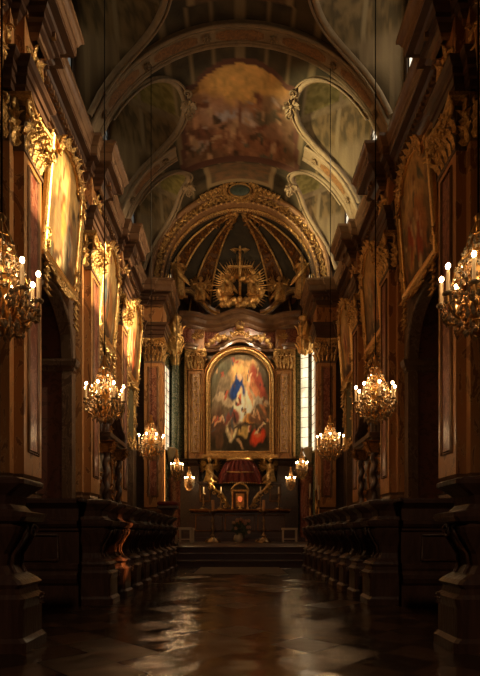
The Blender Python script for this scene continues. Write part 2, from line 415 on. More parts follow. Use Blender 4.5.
# travel +Y on the left wall has the nave on its right; mirror for the right side
for s, nm in ((-1, 'left'), (1, 'right')):
    MM = Matrix.Scale(-1, 4, (1,0,0)) if s > 0 else Matrix()
    P = [(-x, y) for x, y in ent_path(s)]
    P2 = [(-x, y) for x, y in ent_path(s, True)]
    a = MB(MM); a.sweep(P2, CORN); u_ = MB(MM); u_.sweep(P, ARCHI); bm_ = MB(MM); bm_.sweep(P2, [(o+.006, z) for o, z in CORN[2:11]])
    for i in range(len(P2)-1):        # dentils under the cornice
        A, B = Vector(P2[i]), Vector(P2[i+1]); L = (B-A).length
        if L < .3 or A.y < 6: continue
        d = (B-A)/L; n = Vector((d.y, -d.x)); k = int(L/.16)
        for j in range(k):
            c = A+d*(j+.5)*L/k; M0 = a.M
            a.M = MM @ frame((c.x, c.y, 10.92), (d.x, d.y, 0), (n.x, n.y, 0)); a.box(-.04, .04, .2, .33, 0, .11); a.M = M0
    e = struct(a.build('trim_%d' % (1 if s < 0 else 2), ROSE), nm+' entablature of rose-brown mouldings stepping out over each pilaster')
    u_.build('architrave', UMBER, e); bm_.build('bed_moulding', UMBER, e)
    f = MB(MM); f.sweep(P, FRZ); f.build('frieze', ORANGE, e)
    g = MB(MM); rng = random.Random(3)
    for c in PC:
        g.M = MM @ frame((-(WX-.41), c, 0), (0,1,0), (1,0,0))
        for sx in (-1, 1):
            scroll(g, (sx*.2, .03, 10.36), .15, 1.5, .25, sx, 0); scroll(g, (sx*.38, .03, 10.3), .08, 1.3, .3, -sx, 0)
            leaf(g, (sx*.1, .02, 10.4), PI/2-sx*.5, .26, .12)
        rosette(g, (0, .04, 10.36), .14)
        g.M = MM @ frame((-(WX-.2), c-.62, 0), (1,0,0), (0,-1,0)); 
        scroll(g, (.07, .16, 10.35), .08, 1.4, .28, 1, 0); leaf(g, (.06,.15,10.1), PI/2, .2, .1)
    for c, b in BAYS:
        g.M = MM @ frame((-(WX-.05), c, 0), (0,1,0), (1,0,0))
        for sx in (-1,1):
            for j in range(3): scroll(g, (sx*(.2+.33*j), .03, 10.36), .13, 1.4, .25, sx*(-1)**j, PI/2)
    g.build('gilt_ornament', GOLD, e)
    # little plinth blocks on the cornice carrying the ribs
    h = MB(MM)
    for c in RC:
        h.loft([[(-(4.6), c-w, z), (-(4.32-o), c-w, z), (-(4.32-o), c+w, z), (-4.6, c+w, z)] for w, o, z in
                ((.38,.2,11.7),(.38,.2,11.8),(.32,.12,11.85),(.32,.12,12.05),(.36,.16,12.1),(.4,.2,12.16),(.32,.14,12.22))], smooth=False)
    h.build('rib_plinths', ROSE, e)

# ------------------------------------------------------------------ ceiling
R0 = 4.32; VX = 4.52; KX = VX/R0
def zb(x, Y=0):
    k = max(0, min(1, (Y-19.2)/2.2)); return ZC+.95*k*k*(3-2*k)*max(0, 1-(x/VX)**2)+R0*math.sqrt(max(0, 1-(x/VX)**2))
def zx(x, c, b, Y):
    t = 1-((Y-c)/b)**2
    return 11.2+(3.68+max(-.2, (abs(x)-1.8))*.42)*t**.15 if t > 0 else -9
def fb(x, y, z=0, s=1): return noise.fractal(Vector((x*s, y*s, z)), 1.0, 2.0, 5)
def mixc(a, b, t): t = max(0, min(1, t)); return tuple(a[i]*(1-t)+b[i]*t for i in range(3))
def blobs(u, v, B, base, wsp=.06, seed=0):
    """paint: a stack of soft-edged strokes (cx, cy, rx, ry, rot, colour)"""
    U = u+wsp*fb(u*4, v*4, seed); V = v+wsp*fb(u*4+9, v*4, seed+5); c = base
    for (cx, cy, rx, ry, ro, col) in B:
        dx, dy = U-cx, V-cy; a, b = math.cos(ro), math.sin(ro)
        d = math.sqrt(((dx*a+dy*b)/rx)**2+((-dx*b+dy*a)/ry)**2)
        if d < 1.25: c = mixc(c, col, (1.2-d)/.4)
    k = 1+.35*fb(u*9, v*9, seed+2)+.2*fb(u*25, v*25, seed+3)
    return tuple(max(0, x*k) for x in c)
rf = random.Random(21)
FB = [(0,.12,.75,.3,0,(.50,.26,.08)), (0,.18,.45,.2,0,(.72,.42,.13)), (-.5,.4,.5,.14,.2,(.42,.22,.12)), (.5,.42,.45,.14,-.3,(.30,.17,.09)),
      (-.1,.5,.6,.12,.1,(.42,.24,.15)), (.3,.62,.5,.12,0,(.36,.19,.11)), (-.4,.68,.5,.12,0,(.30,.14,.08)), (.1,.82,.7,.13,0,(.32,.14,.07)),
      (.1,.55,.2,.05,.2,(.55,.42,.34)), (-.2,.48,.18,.05,-.2,(.42,.36,.36)), (.45,.5,.22,.08,0,(.16,.12,.07)), (-.65,.62,.2,.07,.4,(.16,.07,.04))]
for i in range(70):
    FB.append((rf.uniform(-.95,.95), rf.uniform(.32,.98), rf.uniform(.04,.12), rf.uniform(.015,.045), rf.uniform(-1.5,1.5),
               rf.choice([(.10,.055,.03),(.45,.24,.13),(.55,.35,.2),(.22,.09,.05),(.13,.11,.07),(.38,.18,.09),(.42,.30,.24)])))
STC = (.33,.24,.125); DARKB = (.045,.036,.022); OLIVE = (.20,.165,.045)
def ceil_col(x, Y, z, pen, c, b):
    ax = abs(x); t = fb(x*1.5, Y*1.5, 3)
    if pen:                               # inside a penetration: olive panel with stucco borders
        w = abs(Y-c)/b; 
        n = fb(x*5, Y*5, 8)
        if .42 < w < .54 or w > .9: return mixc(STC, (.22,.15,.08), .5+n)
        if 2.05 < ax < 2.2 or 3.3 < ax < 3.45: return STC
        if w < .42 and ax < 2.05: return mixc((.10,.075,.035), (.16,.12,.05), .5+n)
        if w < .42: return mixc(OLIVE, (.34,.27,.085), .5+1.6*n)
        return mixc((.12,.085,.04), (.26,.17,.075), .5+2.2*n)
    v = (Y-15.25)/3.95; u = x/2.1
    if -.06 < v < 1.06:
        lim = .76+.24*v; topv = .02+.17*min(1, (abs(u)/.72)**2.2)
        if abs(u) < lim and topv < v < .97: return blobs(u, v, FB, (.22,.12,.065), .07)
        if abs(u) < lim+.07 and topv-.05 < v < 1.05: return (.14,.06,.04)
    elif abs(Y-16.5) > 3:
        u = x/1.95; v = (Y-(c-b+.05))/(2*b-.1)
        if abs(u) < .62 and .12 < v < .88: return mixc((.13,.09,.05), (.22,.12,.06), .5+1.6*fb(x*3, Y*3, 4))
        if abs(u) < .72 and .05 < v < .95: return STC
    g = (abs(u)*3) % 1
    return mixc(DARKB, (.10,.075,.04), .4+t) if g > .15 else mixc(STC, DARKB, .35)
xs = []
for i in range(-70, 71):
    xs.append(VX*math.sin(i/70*PI/2*.985))
xs = [-4.8, -4.7, -4.6]+xs+[4.6, 4.7, 4.8]
ys = [2+ (CY-2)*i/300 for i in range(301)]
V = []; C = []
for Y in ys:
    c, b = min(BAYS, key=lambda q: abs(Y-q[0]))
    for x in xs:
        z1 = zb(x, Y); z2 = zx(x, c, b, Y)
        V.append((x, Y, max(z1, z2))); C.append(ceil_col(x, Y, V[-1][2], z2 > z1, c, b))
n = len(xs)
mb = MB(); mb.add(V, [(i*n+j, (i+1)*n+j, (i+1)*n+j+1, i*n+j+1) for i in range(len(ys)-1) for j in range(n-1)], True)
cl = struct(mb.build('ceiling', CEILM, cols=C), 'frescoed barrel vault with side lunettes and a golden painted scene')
mb = MB(); mb.loft([[(R0*math.cos(PI*k/24), Y, ZC+R0*math.sin(PI*k/24)) for k in range(25)] for Y in (-5, 2)], closed=False, caps=False)
mb.build('rear_vault', PLAST, cl)
# transverse ribs
def arc_ring(r0, r1, y0, y1, zc, n=48, a0=0, a1=PI):
    return [[(r0*math.cos(a), y0, zc+r0*math.sin(a)), (r1*math.cos(a), y0, zc+r1*math.sin(a)), (r1*math.cos(a), y1, zc+r1*math.sin(a)), (r0*math.cos(a), y1, zc+r0*math.sin(a))]
            for a in [a0+(a1-a0)*k/n for k in range(n+1)]]
for k, c in enumerate(RC):
    mb = MB(); RR = 4.18; spans = [(0, PI)] if k < 2 else [(0, .325*PI), (.675*PI, PI)]
    for a0, a1 in spans:
        mb.loft([[(p[0]*KX, p[1], p[2]) for p in r] for r in arc_ring(RR, RR+.25, c-.28, c+.28, ZC, 40, a0, a1)], smooth=False)
        for y in (c-.28, c+.28):
            mb.tube([(KX*RR*math.cos(a0+(a1-a0)*j/40), y, ZC+RR*math.sin(a0+(a1-a0)*j/40)) for j in range(41)], .055, 6)
            mb.tube([(KX*(RR-.01)*math.cos(a0+(a1-a0)*j/40), c+(y-c)*.7, ZC+(RR-.01)*math.sin(a0+(a1-a0)*j/40)) for j in range(41)], .028, 5)
    o = struct(mb.build('trim_%d' % (3+k), STUCCO), 'cream stucco transverse arch across the vault, %s from the entrance' % ('first','second','third')[k])
    pt = MB(); rl = MB()
    for a in ((.22, .36, .50, .64, .78) if k < 2 else (.22, .78)):
        t = a*PI; ln = .05*PI
        pt.loft([[(KX*r*math.cos(q), c-.16*w, ZC+r*math.sin(q)) , (KX*r*math.cos(q), c+.16*w, ZC+r*math.sin(q))] for r in (RR-.015,) for q, w in
                 [(t-ln+2*ln*j/8, (.45,.8,1,.8,.9,.8,1,.8,.45)[j]) for j in range(9)]], closed=False, caps=False)
    pt.build('painted_panel', mat('rust_panel_%d' % k, (.36,.17,.055), .7, c2=(.14,.07,.03), scale=5, dist=3), o)
    for a in ((.15, .29, .43, .57, .71, .85) if k < 2 else (.15, .29, .71, .85)):
        t = a*PI; M_ = frame((KX*(RR-.02)*math.cos(t), c, ZC+(RR-.02)*math.sin(t)), (0,1,0), (-math.cos(t), 0, -math.sin(t)))
        rl.M = M_; rosette(rl, (0,0,0), .13, 8)
    rl.build('rosettes', RELIEF, o)
# groin ribs along the penetrations
gm = MB(); rel = MB()
for c, b in BAYS:
    for s in (-1, 1):
        pts = []
        for i in range(61):
            Y = c-b*.9999*math.cos(PI*i/60)
            lo, hi = 0.3, VX
            for _ in range(30):
                m_ = (lo+hi)/2
                if zb(m_, Y) > zx(m_, c, b, Y): lo = m_
                else: hi = m_
            pts.append((s*lo, Y, zb(lo, Y)-.02))
        gm.tube(pts, .085, 8)
        gm.tube([(p[0]-s*.16, p[1], p[2]-.0) for p in pts[1:-1]], .035, 6)
        ap = pts[30]; rel.M = frame((ap[0]-s*.15, ap[1], ap[2]-.08), (0,1,0), (0,0,-1)); rosette(rel, (0,0,0), .3, 9)
        for sx in (-1,1): scroll(rel, (sx*.42, .02, 0), .15, 1.5, .28, sx)
gm_o = struct(gm.build('trim_6', STUCCO), 'cream stucco ribs edging the lunettes of the vault')
rel.build('stucco_bosses', RELIEF, gm_o)

# ------------------------------------------------------------------ chancel arch wall
M = Matrix(((1,0,0,0),(0,-1,0,CY),(0,0,1,0),(0,0,0,1)))    # local y towards the camera
AZ = 12.0; AR = 3.1
mb = MB(M); wall(mb, 4.9, 0, 17.6, [(-3.43, 3.43, 0, AZ, 1)], .5, -4.9)
cw = struct(mb.build('wall_front', PLAST), 'chancel wall pierced by the great round arch')
mb = MB()
def ring_sweep(mb, prof, yc, n=64, a0=0, a1=PI, zc=AZ):
    mb.loft([[(r*math.cos(a), yc-y, zc+r*math.sin(a)) for r, y in prof] for a in [a0+(a1-a0)*k/n for k in range(n+1)]], closed=False, caps=False)
ring_sweep(mb, [(3.40,-.5),(3.40,.12),(3.42,.2),(3.48,.2),(3.5,.14),(3.52,.14),(3.54,.04),(3.84,.04),(3.86,.16),(3.94,.22),(4.02,.2),(4.05,.08),(4.12,.02)], CY)
arch_o = struct(mb.build('trim_7', mat('brown_gilt_stucco', (.34,.18,.075), .45, .3, c2=(.2,.1,.045), scale=4, bump=.3)), 'gilded moulding of the chancel arch')
mb = MB(); rng = random.Random(5)
for k in range(46):
    a = PI*(k+.5)/46
    mb.M = frame((3.69*math.cos(a), CY-.06, AZ+3.69*math.sin(a)), (math.sin(a), 0, -math.cos(a)), (0,-1,0))
    scroll(mb, (0, .03, 0), .15, 1.4, .3, (-1)**k, rng.uniform(0,6), 10, 5)
    leaf(mb, (0, .02, .02), rng.uniform(0, 6.28), .22, .12)
    mb.M = frame((3.45*math.cos(a), CY-.2, AZ+3.45*math.sin(a)), (math.sin(a), 0, -math.cos(a)), (0,-1,0))
    mb.ball((0,0,0), .055, 6, 4); 
    mb.M = frame((3.39*math.cos(a), CY+.2, AZ+3.39*math.sin(a)), (0, 1, 0), (-math.cos(a), 0, -math.sin(a)))
    rosette(mb, (0,0,0), .14, 6)
mb.build('gilt_scrollwork', GOLD, arch_o)
ct = thing('cartouche', 'gilded cartouche with slate-green oval at the crown of the chancel arch', 'cartouche', (0, CY-.25, AZ+3.84))
mb = MB(); rng = random.Random(11)
for k in range(22):
    a = 2*PI*k/22; x, z = .58*math.cos(a), .36*math.sin(a)
    leaf(mb, (x, .04, z), a+rng.uniform(-.9,.9), .19, .15, out=.06)
    scroll(mb, (x*1.25, .08, z*1.25), .12, 1.4, .3, rng.choice((-1,1)), rng.uniform(0,6))
for s in (-1,1):
    for j in range(5):
        scroll(mb, (s*(.95+.22*j), .05, -.06-.09*j), .17-.02*j, 1.5, .3, s, PI/2)
        leaf(mb, (s*(.8+.2*j), .05, .02-.09*j), (PI/2-s*1.2), .2, .14); scroll(mb, (s*(.85+.2*j), .08, .12-.09*j), .09, 1.4, .3, -s, 0)
mb.M = Matrix.Scale(-1, 4, (0,1,0)); mb.v = [Vector((p.x, -p.y, p.z)) for p in mb.v]
mb.build('gilt_surround', GOLD, ct)
mb = MB(); mb.ball((0,-.06,0), 1, 20, 10, .46, .12, .27); mb.build('oval_shield', SLATE, ct)
mb = MB(); mb.tube([(.48*math.cos(2*PI*k/24), -.1, .29*math.sin(2*PI*k/24)) for k in range(25)], .04, 6); mb.build('oval_rim', GOLD, ct)

# ------------------------------------------------------------------ pilasters
def pilaster(name, label, cat, loc, rz, group, w=.86, wb=1.22, d1=.18, d2=.38, h=ENT, cap=True, inset=REDM, body=ORANGE):
    """local x = width, local +y = out of the wall"""
    t = thing(name, label, cat, loc, rz, group)
    m = MB()
    for ww, d in ((wb, d1), (w, d2)):
        prof = [(0,0),(0,1.5),(.05,1.53),(.05,1.63),(0,1.66)]
        m.sweep([(ww/2+.05, 0), (ww/2+.05, d+.05), (-ww/2-.05, d+.05), (-ww/2-.05, 0)][::-1], [(-o, z) for o, z in prof] if 0 else [(o, z) for o, z in prof])
    m.build('pedestal', GREY, t)
    m = MB()
    for ww, d in ((wb, d1), (w, d2)):
        m.sweep([(-ww/2, 0), (-ww/2, d), (ww/2, d), (ww/2, 0)], [(-.07,1.66),(-.07,1.76),(-.04,1.8),(-.02,1.85),(-.05,1.92),(-.01,1.99),(0,2.02)] if 0 else
                [(.07,1.66),(.07,1.76),(.04,1.8),(.02,1.85),(.05,1.92),(.01,1.99),(0,2.02)])
    m.build('base', ROSE, t)
    m = MB(); m.box(-wb/2, wb/2, 0, d1, 2.0, h-.98 if cap else h); m.box(-w/2, w/2, d1-.01, d2, 2.0, h-.98)
    m.build('shaft', body, t)
    m = MB(); z0, z1 = 2.5, h-1.25; a = w/2-.22
    m.box(-a, a, d2-.02, d2+.012, z0, z1)
    m.build('inset_panel', inset, t)
    m = MB()
    for g in (0, .05): m.tube([(-a-g, d2+.015, z0-g), (a+g, d2+.015, z0-g), (a+g, d2+.015, z1+g), (-a-g, d2+.015, z1+g), (-a-g, d2+.015, z0-g)], .022, 4)
    m.build('panel_moulding', ROSE, t)
    if cap:
        m = MB(); bl = MB(); m.M = bl.M = Matrix.Translation((0,0,h-.98)); capital(m, w, d2, .98, bell=bl)
        bl.box(-wb/2, wb/2, 0, d1, -.02, .9)
        for sx in (-1, 1):
            m.M = Matrix.Translation((sx*(wb/2-.12), 0, h-.98)); 
            leaf(m, (0, d1, .05), PI/2, .4, .2, out=.05, curl=.7); leaf(m, (0, d1, .35), PI/2, .4, .2, out=.06, curl=.7); scroll(m, (sx*.02, d1+.08, .72), .13, 1.5, .33, -sx, PI/2)
            # outer side faces
            m.M = Matrix.Translation((0,0,h-.98)) @ frame((sx*wb/2, d1*.5, 0), (0,-sx,0), (sx,0,0))
            leaf(m, (0,0,.05), PI/2, .42, .18, out=.05, curl=.7); leaf(m, (0,0,.36), PI/2, .4, .18, out=.06, curl=.7); scroll(m, (0,.09,.72), .12, 1.5, .33, 1, PI/2)
        cp = m.build('capital', GOLD, t); bl.build('bell', GREY, cp)
    return t
p0 = pilaster('pilaster', 'nearest ochre pilaster on the left wall, red inset panel and gilt capital', 'pilaster', (-WX, PC[0], 0), -PI/2, 'nave pilasters')
words = ['nearest', 'second', 'third']
for k in (1, 2): dup(p0, (-WX, PC[k], 0), -PI/2, '%s pilaster from the entrance on the brighter left wall, gilt capital' % words[k])
for k in range(3): dup(p0, (WX, PC[k], 0), PI/2, '%s pilaster from the entrance on the darker right wall, gilt capital' % words[k])
for s in (-1, 1):
    pilaster('pilaster', 'ochre pilaster facing the nave at the %s foot of the chancel arch' % ('left' if s<0 else 'right'), 'pilaster', (s*3.80, CY, 0), PI, 'chancel pilasters', w=.78, wb=.88, d1=.12, d2=.32)
# jamb faces inside the chancel arch
for s in (-1, 1):
    mb = MB(); mb.box(s*3.42-.02, s*3.42+.02, CY-.02, CY+.5, 0, AZ)
    struct(mb.build('trim_%d' % (8 if s<0 else 9), ORANGE), 'ochre marble jamb of the chancel arch')

# ------------------------------------------------------------------ wall paintings
def canvas_grid(mb, w, h, nu, nv, bfun, topfun, M):
    """canvas in local xz plane, arched top; returns colours"""
    cols = []; mb.M = M; vs = []
    for j in range(nv+1):
        for i in range(nu+1):
            u = -1+2*i/nu; v = j/nv; top = topfun(u); vs.append((u*w/2, 0, v*top)); cols.append(bfun(u, v))
    mb.add(vs, [(j*(nu+1)+i, j*(nu+1)+i+1, (j+1)*(nu+1)+i+1, (j+1)*(nu+1)+i) for j in range(nv) for i in range(nu)], True)
    return cols
def saint_picture(seed):
    r = random.Random(seed)
    B = [(0,.8,.9,.3,0,(.62,.42,.19)), (.1,.62,.5,.2,.2,(.75,.55,.28)), (-.2,.35,.5,.3,.2,(.55,.27,.10)), (.35,.3,.3,.35,0,(.42,.30,.17)), (0,.06,1.1,.1,0,(.14,.08,.04))]
    for i in range(3):
        x = r.uniform(-.45,.45); y = r.uniform(.25,.55); cc = r.choice([(.6,.5,.33),(.5,.12,.05),(.16,.2,.22),(.7,.45,.16)])
        B += [(x, y, .2, .2, r.uniform(-.3,.3), cc), (x+.05, y+.2, .08, .05, 0, (.75,.5,.32)), (x-.16, y+.03, .2, .04, .8, (.7,.48,.3))]
    for i in range(26):
        B.append((r.uniform(-1,1), r.uniform(0,1), r.uniform(.05,.16), r.uniform(.02,.07), r.uniform(-1.5,1.5), r.choice([(.12,.07,.04),(.7,.55,.33),(.35,.16,.07),(.5,.33,.15),(.2,.2,.14)])))
    return lambda u, v: blobs(u, v, B, (.30,.2,.10), .08, seed)
PH = 2.35
def topf(w): return lambda u: PH+.42*math.sqrt(max(0, 1-(u/.72)**2)) if abs(u) < .72 else PH
tilt = .075
def painting(label, s, c, w, seed):
    # local x along the wall, local y out
    t = thing('wall_painting', label, 'painting', (s*(WX-.13), c, 7.3), -PI/2 if s < 0 else PI/2, 'large tilted wall paintings')
    T = Matrix.Rotation(-tilt, 4, 'X')
    mb = MB(); cols = canvas_grid(mb, w, PH, 26, 44, saint_picture(seed), topf(w), T @ Matrix.Translation((0,.05,0))); mb.build('canvas', CANVAS, t, cols=[tuple(.8*(1.05*x)**1.35 for x in c) for c in cols])
    m = MB(T); out = [(-w/2, 0, 0), (w/2, 0, 0), (w/2, 0, PH)]+[(w/2*.72*math.cos(PI*k/16), 0, PH+.42*math.sin(PI*k/16)) for k in range(17)]+[(-w/2, 0, PH), (-w/2, 0, 0)]
    n_ = len(out)-1
    cen = Vector((0,0,1.3)); rings = []
    for (g, y) in ((0,.0),(0,.09),(.03,.11),(.05,.08),(.09,.08),(.12,.15),(.17,.13),(.2,.08),(.2,.0)):
        ring = []
        for (x, _, z) in out[:-1]:
            sx = 1 if x > .01 else (-1 if x < -.01 else 0); q = 1 if abs(x) > w/2-.01 else .6
            dz = -1 if z < .01 else (1 if z > PH-.01 else 0)
            ring.append((x+sx*g*q, y, z+dz*g))
        rings.append(ring)
    vs = [p for r in rings for p in r]; fs = []
    for i in range(len(rings)-1):
        for j in range(n_): a = i*n_+j; b = i*n_+(j+1)%n_; fs.append((a, b, b+n_, a+n_))
    m.add(vs, fs); m.build('frame', GOLDB, t)
    m = MB(T); m.box(-w/2-.1, w/2+.1, -.0, .03, -.05, PH+.02); m.build('backing', WOOD, t)
    m = MB(T); rng = random.Random(seed)
    for k in range(13):       # crest
        a = PI*k/12; x = (w/2*.74)*math.cos(a); z = PH+.46*math.sin(a)+.05
        leaf(m, (x, .1, z), a+rng.uniform(-.5,.5), .22, .14); scroll(m, (x, .14, z), .1, 1.4, .3, rng.choice((-1,1)), rng.uniform(0,6))
    for sx in (-1, 1):
        for z in (.25, PH-.15):
            q = MB(T); clutter(q, sx*(w/2+.1)-.08, sx*(w/2+.1)+.08, z-.3, z+.3, .08, 8, .16, rng); q.build('corner_ornament', GOLD, t)
    m.build('crest', GOLD, t)
    m = MB()
    for k in range(15):       # scrolled apron hanging under the frame
        x = -w/2-.05+(w+.1)*k/14; dz = -.16-.2*math.cos(PI*(k/14-.5))**2
        scroll(m, (x, .08, dz), .13, 1.4, .3, rng.choice((-1,1)), rng.uniform(0,6)); leaf(m, (x, .06, dz), -PI/2+rng.uniform(-.8,.8), .26, .14)
    for sx in (-1,1):
        for j in range(6): leaf(m, (sx*(w/2+.02), .05, -.2-.14*j), -PI/2+rng.uniform(-.5,.5), .22, .15-.012*j); m.ball((sx*(w/2+.02), .1, -.22-.14*j), .05-.004*j, 6, 4)
    m.build('apron', GOLD, t)
    return t
bw = [('wall-hung painting nearest the entrance on the left wall, cut by the picture edge', 7.75, 1.9), ('sunlit gold-framed painting between first and second left pilasters', 12.3, 1.95),
      ('gold-framed painting between second and third left pilasters', 16.45, 1.75), ('gold-framed painting between third left pilaster and chancel arch', 20.35, 1.8)]
bwr = ['shadowed painting nearest the entrance on the right wall', 'dim gold-framed painting between first and second right pilasters',
       'dim gold-framed painting between second and third right pilasters', 'dim gold-framed painting between third right pilaster and chancel arch']
for k, (lb, c, w) in enumerate(bw):
    painting(lb, -1, c, w, 31+k); painting(bwr[k], 1, c, w, 51+k)

# ------------------------------------------------------------------ gilt figures
def robe(mb, path, rads, folds=7, amp=.16, n=28, tw=0.6, flat=.8):
    rings = []; m = len(path)
    for i, p in enumerate(path):
        t = i/(m-1); ring = []
        for k in range(n):
            a = 2*PI*k/n; r = rads[i]*(1+amp*(1-t*.7)*math.sin(folds*a+tw*i+1.3*math.sin(a)))
            ring.append((p[0]+r*math.cos(a), p[1]+r*flat*math.sin(a), p[2]))
        rings.append(ring)
    mb.loft(rings)
def limb(mb, pts, r): mb.tube(pts, r, 8)
def head(mb, c, r, look=-1):
    mb.ball(c, r, 12, 8, .82, .95, 1.12)
    mb.ball((c[0], c[1]+look*r*.92, c[2]-.05*r), r*.2, 6, 4, .6, 1, 1.2)          # nose
    mb.ball((c[0], c[1]+look*r*.78, c[2]-.5*r), r*.24, 6, 4, 1.1, .6, .5)          # mouth and chin
    for s in (-1,1):
        mb.ball((c[0]+s*r*.8, c[1], c[2]-.05*r), r*.2, 6, 4, .5, .8, 1)              # ears
        mb.ball((c[0]+s*r*.3, c[1]+look*r*.78, c[2]+.1*r), r*.14, 6, 4)              # brows and eyes
def hair(mb, c, r, look=-1):
    rg = random.Random(2)
    for k in range(16):
        a = rg.uniform(0, 2*PI); e = rg.uniform(.2, 1.3)
        mb.ball((c[0]+r*.85*math.cos(a)*math.cos(e), c[1]-look*.25*r+r*.9*math.sin(a)*math.cos(e)*.9, c[2]+r*math.sin(e)), r*.38, 6, 4)
def wing(mb, root, s, L=.8):
    for k in range(9):
        a = math.radians(20+13*k); l = L*(1-.05*k)
        p = Vector(root); q = p+Vector((s*math.sin(a)*l*.9, .18, math.cos(a)*l))
        mid = (p+q)/2+Vector((s*.08, .06, .05)); mb.tube([p, mid, q], [.05, .07, .015], 5)
def hand(mb, c, d, r=.035):
    d = Vector(d).normalized(); c = Vector(c); u = d.cross(Vector((0,0,1)))
    u = u.normalized() if u.length > .1 else Vector((1,0,0))
    mb.ball(c, r*1.2, 6, 5)
    for k in range(4):
        a = c+u*(k-1.5)*r*.6; mb.tube([a, a+d*r*(1.8-.25*abs(k-1.3)), a+d*r*(2.9-.3*abs(k-1.3))-Vector((0,0,r*.5))], [r*.34, r*.3, r*.2], 5)
    mb.tube([c+u*r, c+u*r*1.8+d*r*1.2], [r*.35, r*.25], 5)
def figure(label, loc, scale=1, pose='stand', arms=((-.5,-.25,1.5),(.45,-.3,1.2)), wings=False, mirror=1, m_=None, cat='statue', rz=0, group=None, name='gilt_statue'):
    t = thing(name, label, cat, loc, rz, group); t.scale = (scale*mirror, scale, scale)
    b = MB()
    if pose == 'stand':
        robe(b, [(0,0,0),(.02,0,.3),(.05,-.02,.7),(.02,0,.98),(0,.02,1.2),(0,.02,1.42),(0,.02,1.5)], [.3,.27,.22,.2,.21,.18,.07]); sh = 1.4; hc = (0,-.01,1.63)
        for s in (-1,1): b.tube([(s*.1,-.15,.04),(s*.12,-.34,.03)], [.06,.04], 6)
    elif pose == 'sit':
        robe(b, [(0,.0,-.1),(0,.02,.1),(0,.04,.35),(0,.06,.6),(0,.06,.72),(0,.06,.8)], [.24,.23,.19,.19,.17,.07]); sh = .7; hc = (0,.02,.93)
        for s in (-1,1):
            limb(b, [(s*.1,0,.05),(s*.16,-.42,.1),(s*.2,-.5,-.35)], [.15,.12,.09]); b.tube([(s*.2,-.5,-.35),(s*.22,-.64,-.42)], [.055,.035], 6)
        robe(b, [(0,-.4,-.4),(0,-.36,-.2),(0,-.25,0),(0,-.12,.12)], [.24,.25,.27,.22], folds=6, flat=.55)
    else:                      # kneel
        robe(b, [(0,.1,0),(0,.05,.25),(0,.0,.5),(0,-.03,.8),(0,-.05,.98),(0,-.06,1.05)], [.34,.3,.2,.2,.17,.07]); sh = .95; hc = (0,-.12,1.18)
        limb(b, [(.1,.05,.3),(.14,-.35,.38),(.14,-.3,.02)], [.14,.12,.08]); b.tube([(.14,-.3,.02),(.15,-.48,.02)], [.06,.04], 6)
        limb(b, [(-.1,.05,.2),(-.14,-.15,.1),(-.16,.4,.07)], [.14,.12,.07])
    for s, h in zip((-1,1), arms):
        S = Vector((s*.2, .02, sh)); H = Vector(h); E = (S+H)/2+Vector((s*.1, .06, -.1)); limb(b, [S-Vector((s*.08,0,0)), S, E, H], [.09,.085,.065,.04]); hand(b, H, H-E)
    head(b, hc, .115); b.build('figure', m_ or GOLD, t)
    h = MB(); hair(h, hc, .12); h.build('hair', m_ or GOLD, t)
    c = MB()
    pts = [(-.24,.05,sh),(-.1,-.16,sh-.25),(.12,-.2,sh-.5),(.3,-.05,sh-.62),(.48,.1,sh-.75)]
    c.tube(pts, [.05,.09,.11,.09,.03], 7); c.tube([(p[0]+.03,p[1]-.03,p[2]-.1) for p in pts], [.03,.06,.07,.07,.02], 6); c.build('sash', m_ or GOLD, t)
    if wings:
        for s in (-1,1): w_ = MB(); wing(w_, (s*.08,.15,sh-.1), s); w_.build('wing', m_ or GOLD, t)
    return t

# ------------------------------------------------------------------ apse
PL = [(-3.43, CY+.5), (-3.74, CY+.65), (-3.5, 25.05), (-2.95, 25.4), (-2.5, 25.9), (2.5, 25.9), (2.88, 25.42), (3.55, 25.05), (3.74, CY+.65), (3.43, CY+.5)]
ap = MB(); apmats = []
def seg_M(p, q):
    d = (Vector(q)-Vector(p)); L = d.length; d /= L
    nrm = Vector((d.y, -d.x))     # right of travel = inside of the apse
    return frame((p[0], p[1], 0), (d.x, d.y, 0), (nrm.x, nrm.y, 0)), L
wins = []
for i in range(len(PL)-1):
    Mx, L = seg_M(PL[i], PL[i+1]); ap.M = Mx
    ops = []
    if i == 1: ops = [(.35, L-.12, 4.9, 9.0, 0)]
    if i == 7: ops = [(.12, L-.35, 4.9, 9.8, 0)]
    if i == 6: ops = [(.2, L-.12, 4.7, 10.2, 0)]
    wall(ap, L, 0, 12.0, ops, .3)
    for o_ in ops: wins.append((Mx, o_))
apse = struct(ap.build('wall_apse', GREEN), 'apse wall of dark green marble')
for j, (Mx, o_) in enumerate(wins):
    window(Mx, o_[0], o_[1], o_[2], o_[3], 0, -.02, PANE, 3 if j != 1 else 1, 11, ['tall bright leaded window left of the altar','tall pale window just right of the altar','tall leaded window at the right edge of the apse'][j])
for s_ in (-1, 1):
    m = MB(); m.loft([[(s_*3.5-s_*.42*math.sin(PI*k/12)*q, 24.55-.55*math.cos(PI*k/12)*q, z) for k in range(13)] for q, z in ((.15,4.35),(.5,4.5),(.8,4.75),(1,4.95),(1.05,5.0),(.2,5.02))], caps=False)
    tag(m.build('shell_bracket', STUCCO), 'cream shell-shaped bracket under the %s apse window' % ('left' if s_ < 0 else 'right'), 'bracket', 'window brackets')
